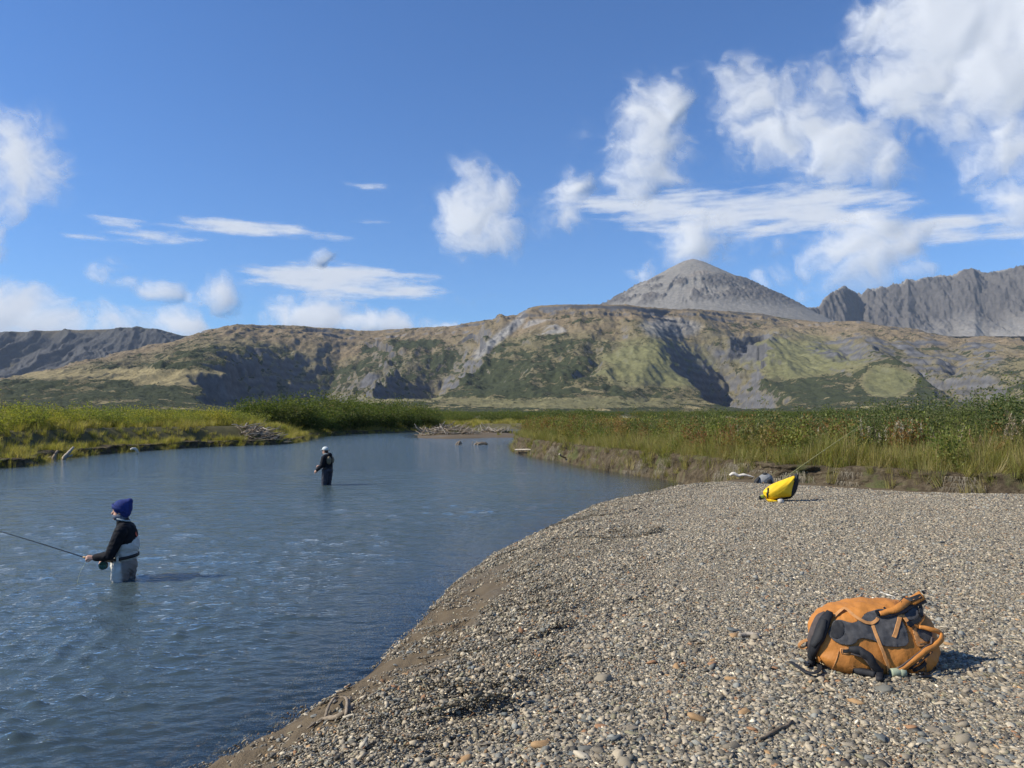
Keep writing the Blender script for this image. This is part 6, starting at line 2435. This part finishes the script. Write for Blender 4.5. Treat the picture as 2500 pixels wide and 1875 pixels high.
for k in (.12, .28, .46, .64, .82):
    q = hand + dirr * (L * k) - Vector((0, 0, .03 * L * k * k))
    local(tube('guide', [q, q - Vector((0, 0, .014)), q + dirr * .02], .0022, M_STEEL, None, 5), R1)
lw = mw1 @ Vector((-.50, -.2, -.02))
local(tube('line', [hand - Vector((0, 0, .03)), hand.lerp(lw, .5) + Vector((-.02, 0, .0)), lw], .0016, simple_mat('fly_line', (.45, .5, .35), .5), None, 4, 4), R1)

# ---- far angler: pale cap, dark jacket with tan back, navy waders
base2 = on_z(797, 1184)
B_ = empty('person', base2, R_(-14))
tag(B_, 'angler in pale cap and dark hooded jacket wading knee deep in mid river', 'person')
HC2 = Vector((-.055, 0, 1.135)); FACE2 = (-1, .0, -.02)
W2 = Vector((-.235, -.22, .50)); W2b = Vector((-.30, .12, .62))


def legs2(bm, g=0.0):
    for sx, sy in ((-.01, -.095), (.035, .095)):
        capsule(bm, (sx + .02, sy, .48), (sx - .02, sy * 1.05, .05), .120 + g, .092 + g)
        capsule(bm, (sx - .02, sy * 1.05, .05), (sx + .03, sy * 1.1, -.46), .092 + g, .060 + g)
        capsule(bm, (sx + .02, sy * 1.1, -.47), (sx - .15, sy * 1.15, -.51), .056 + g, .045 + g)


def body2(bm):
    head_shapes(bm, HC2, FACE2)
    capsule(bm, (.0, 0, .94), HC2 - Vector((-.02, 0, .04)), .060, .058)
    ellipsoid(bm, (.02, 0, .80), (.115, .165, .18)); ellipsoid(bm, (.015, 0, .58), (.110, .145, .16))
    capsule(bm, (.01, -.10, .93), (.02, .10, .93), .072, .072)
    for a, b, c in (((.0, -.20, .91), (-.03, -.265, .66), W2), ((.02, .20, .91), (-.10, .22, .66), W2b)):
        capsule(bm, a, b, .048, .040); capsule(bm, b, c, .040, .026)
    hand_shapes(bm, W2, (-.75, .0, -.66), (.3, .9, -.2), .35)
    hand_shapes(bm, W2b, (-.9, -.2, -.1), (0, -.6, -.8), .8)
    legs2(bm, -.03)


fuse('body', body2, .0075, M_SKIN, B_, 2)


def jacket2(bm):
    ellipsoid(bm, (.02, 0, .80), (.158, .205, .20)); ellipsoid(bm, (.025, 0, .64), (.165, .205, .14))
    capsule(bm, (.01, -.12, .92), (.02, .12, .92), .096, .096)
    capsule(bm, (.0, 0, .96), (-.005, 0, 1.02), .088, .082)
    ellipsoid(bm, (.100, 0, .995), (.075, .115, .075))
    for a, b, c in (((.0, -.205, .90), (-.03, -.27, .66), W2), ((.02, .205, .90), (-.10, .225, .66), W2b)):
        a, b, c = Vector(a), Vector(b), Vector(c)
        capsule(bm, a, b, .086, .068); capsule(bm, b, b + (c - b) * .95, .068, .050)


fuse('jacket', jacket2, .012, M_JACKET, B_, 4, .011, 12, 13)
fuse('waders', lambda bm: (legs2(bm), ellipsoid(bm, (.02, 0, .50), (.165, .185, .16))), .013, M_NAVYPANTS, B_, 4, .013, 9, 15)
fuse('vest_back', lambda bm: (ellipsoid(bm, (.130, -.10, .82), (.080, .100, .14)), ellipsoid(bm, (.130, .10, .82), (.080, .100, .14))), .011, M_TANVEST, B_, 3, .004, 16, 17)
fuse('hip_pouch', lambda bm: (ellipsoid(bm, (.05, -.19, .57), (.07, .045, .055)), ellipsoid(bm, (.15, 0, .58), (.05, .13, .05))), .010, M_BELT, B_, 2)
fuse('vest_strap', lambda bm: capsule(bm, (.185, 0, .98), (.195, 0, .70), .018, .014), .008, M_BELT, B_, 2)


def cap2(bm):
    ellipsoid(bm, HC2 + Vector((.004, 0, .055)), (.112, .092, .085))
    ellipsoid(bm, HC2 + Vector((-.115, 0, .030)), (.060, .070, .012), (0, -.25, 0))


fuse('cap', cap2, .007, M_CAP, B_, 2)
fuse('sunglasses', lambda bm: (capsule(bm, HC2 + Vector((-.098, -.05, .015)), HC2 + Vector((-.098, .05, .015)), .016, .016), capsule(bm, HC2 + Vector((-.09, -.078, .015)), HC2 + Vector((.04, -.086, .02)), .006, .006),
                               capsule(bm, HC2 + Vector((-.09, .078, .015)), HC2 + Vector((.04, .086, .02)), .006, .006)), .004, M_GLASS, B_, 1)
fuse('hair', lambda bm: ellipsoid(bm, HC2 + Vector((.03, 0, -.005)), (.080, .082, .055)), .008, M_HAIR, B_, 2)
ring_band('collar', lambda w: Vector((-.01, 0, 1.035)) + Vector((.090 * math.cos(w), .084 * math.sin(w), .012 * math.cos(w))), M_COLLAR, B_, 36, .026, .008)
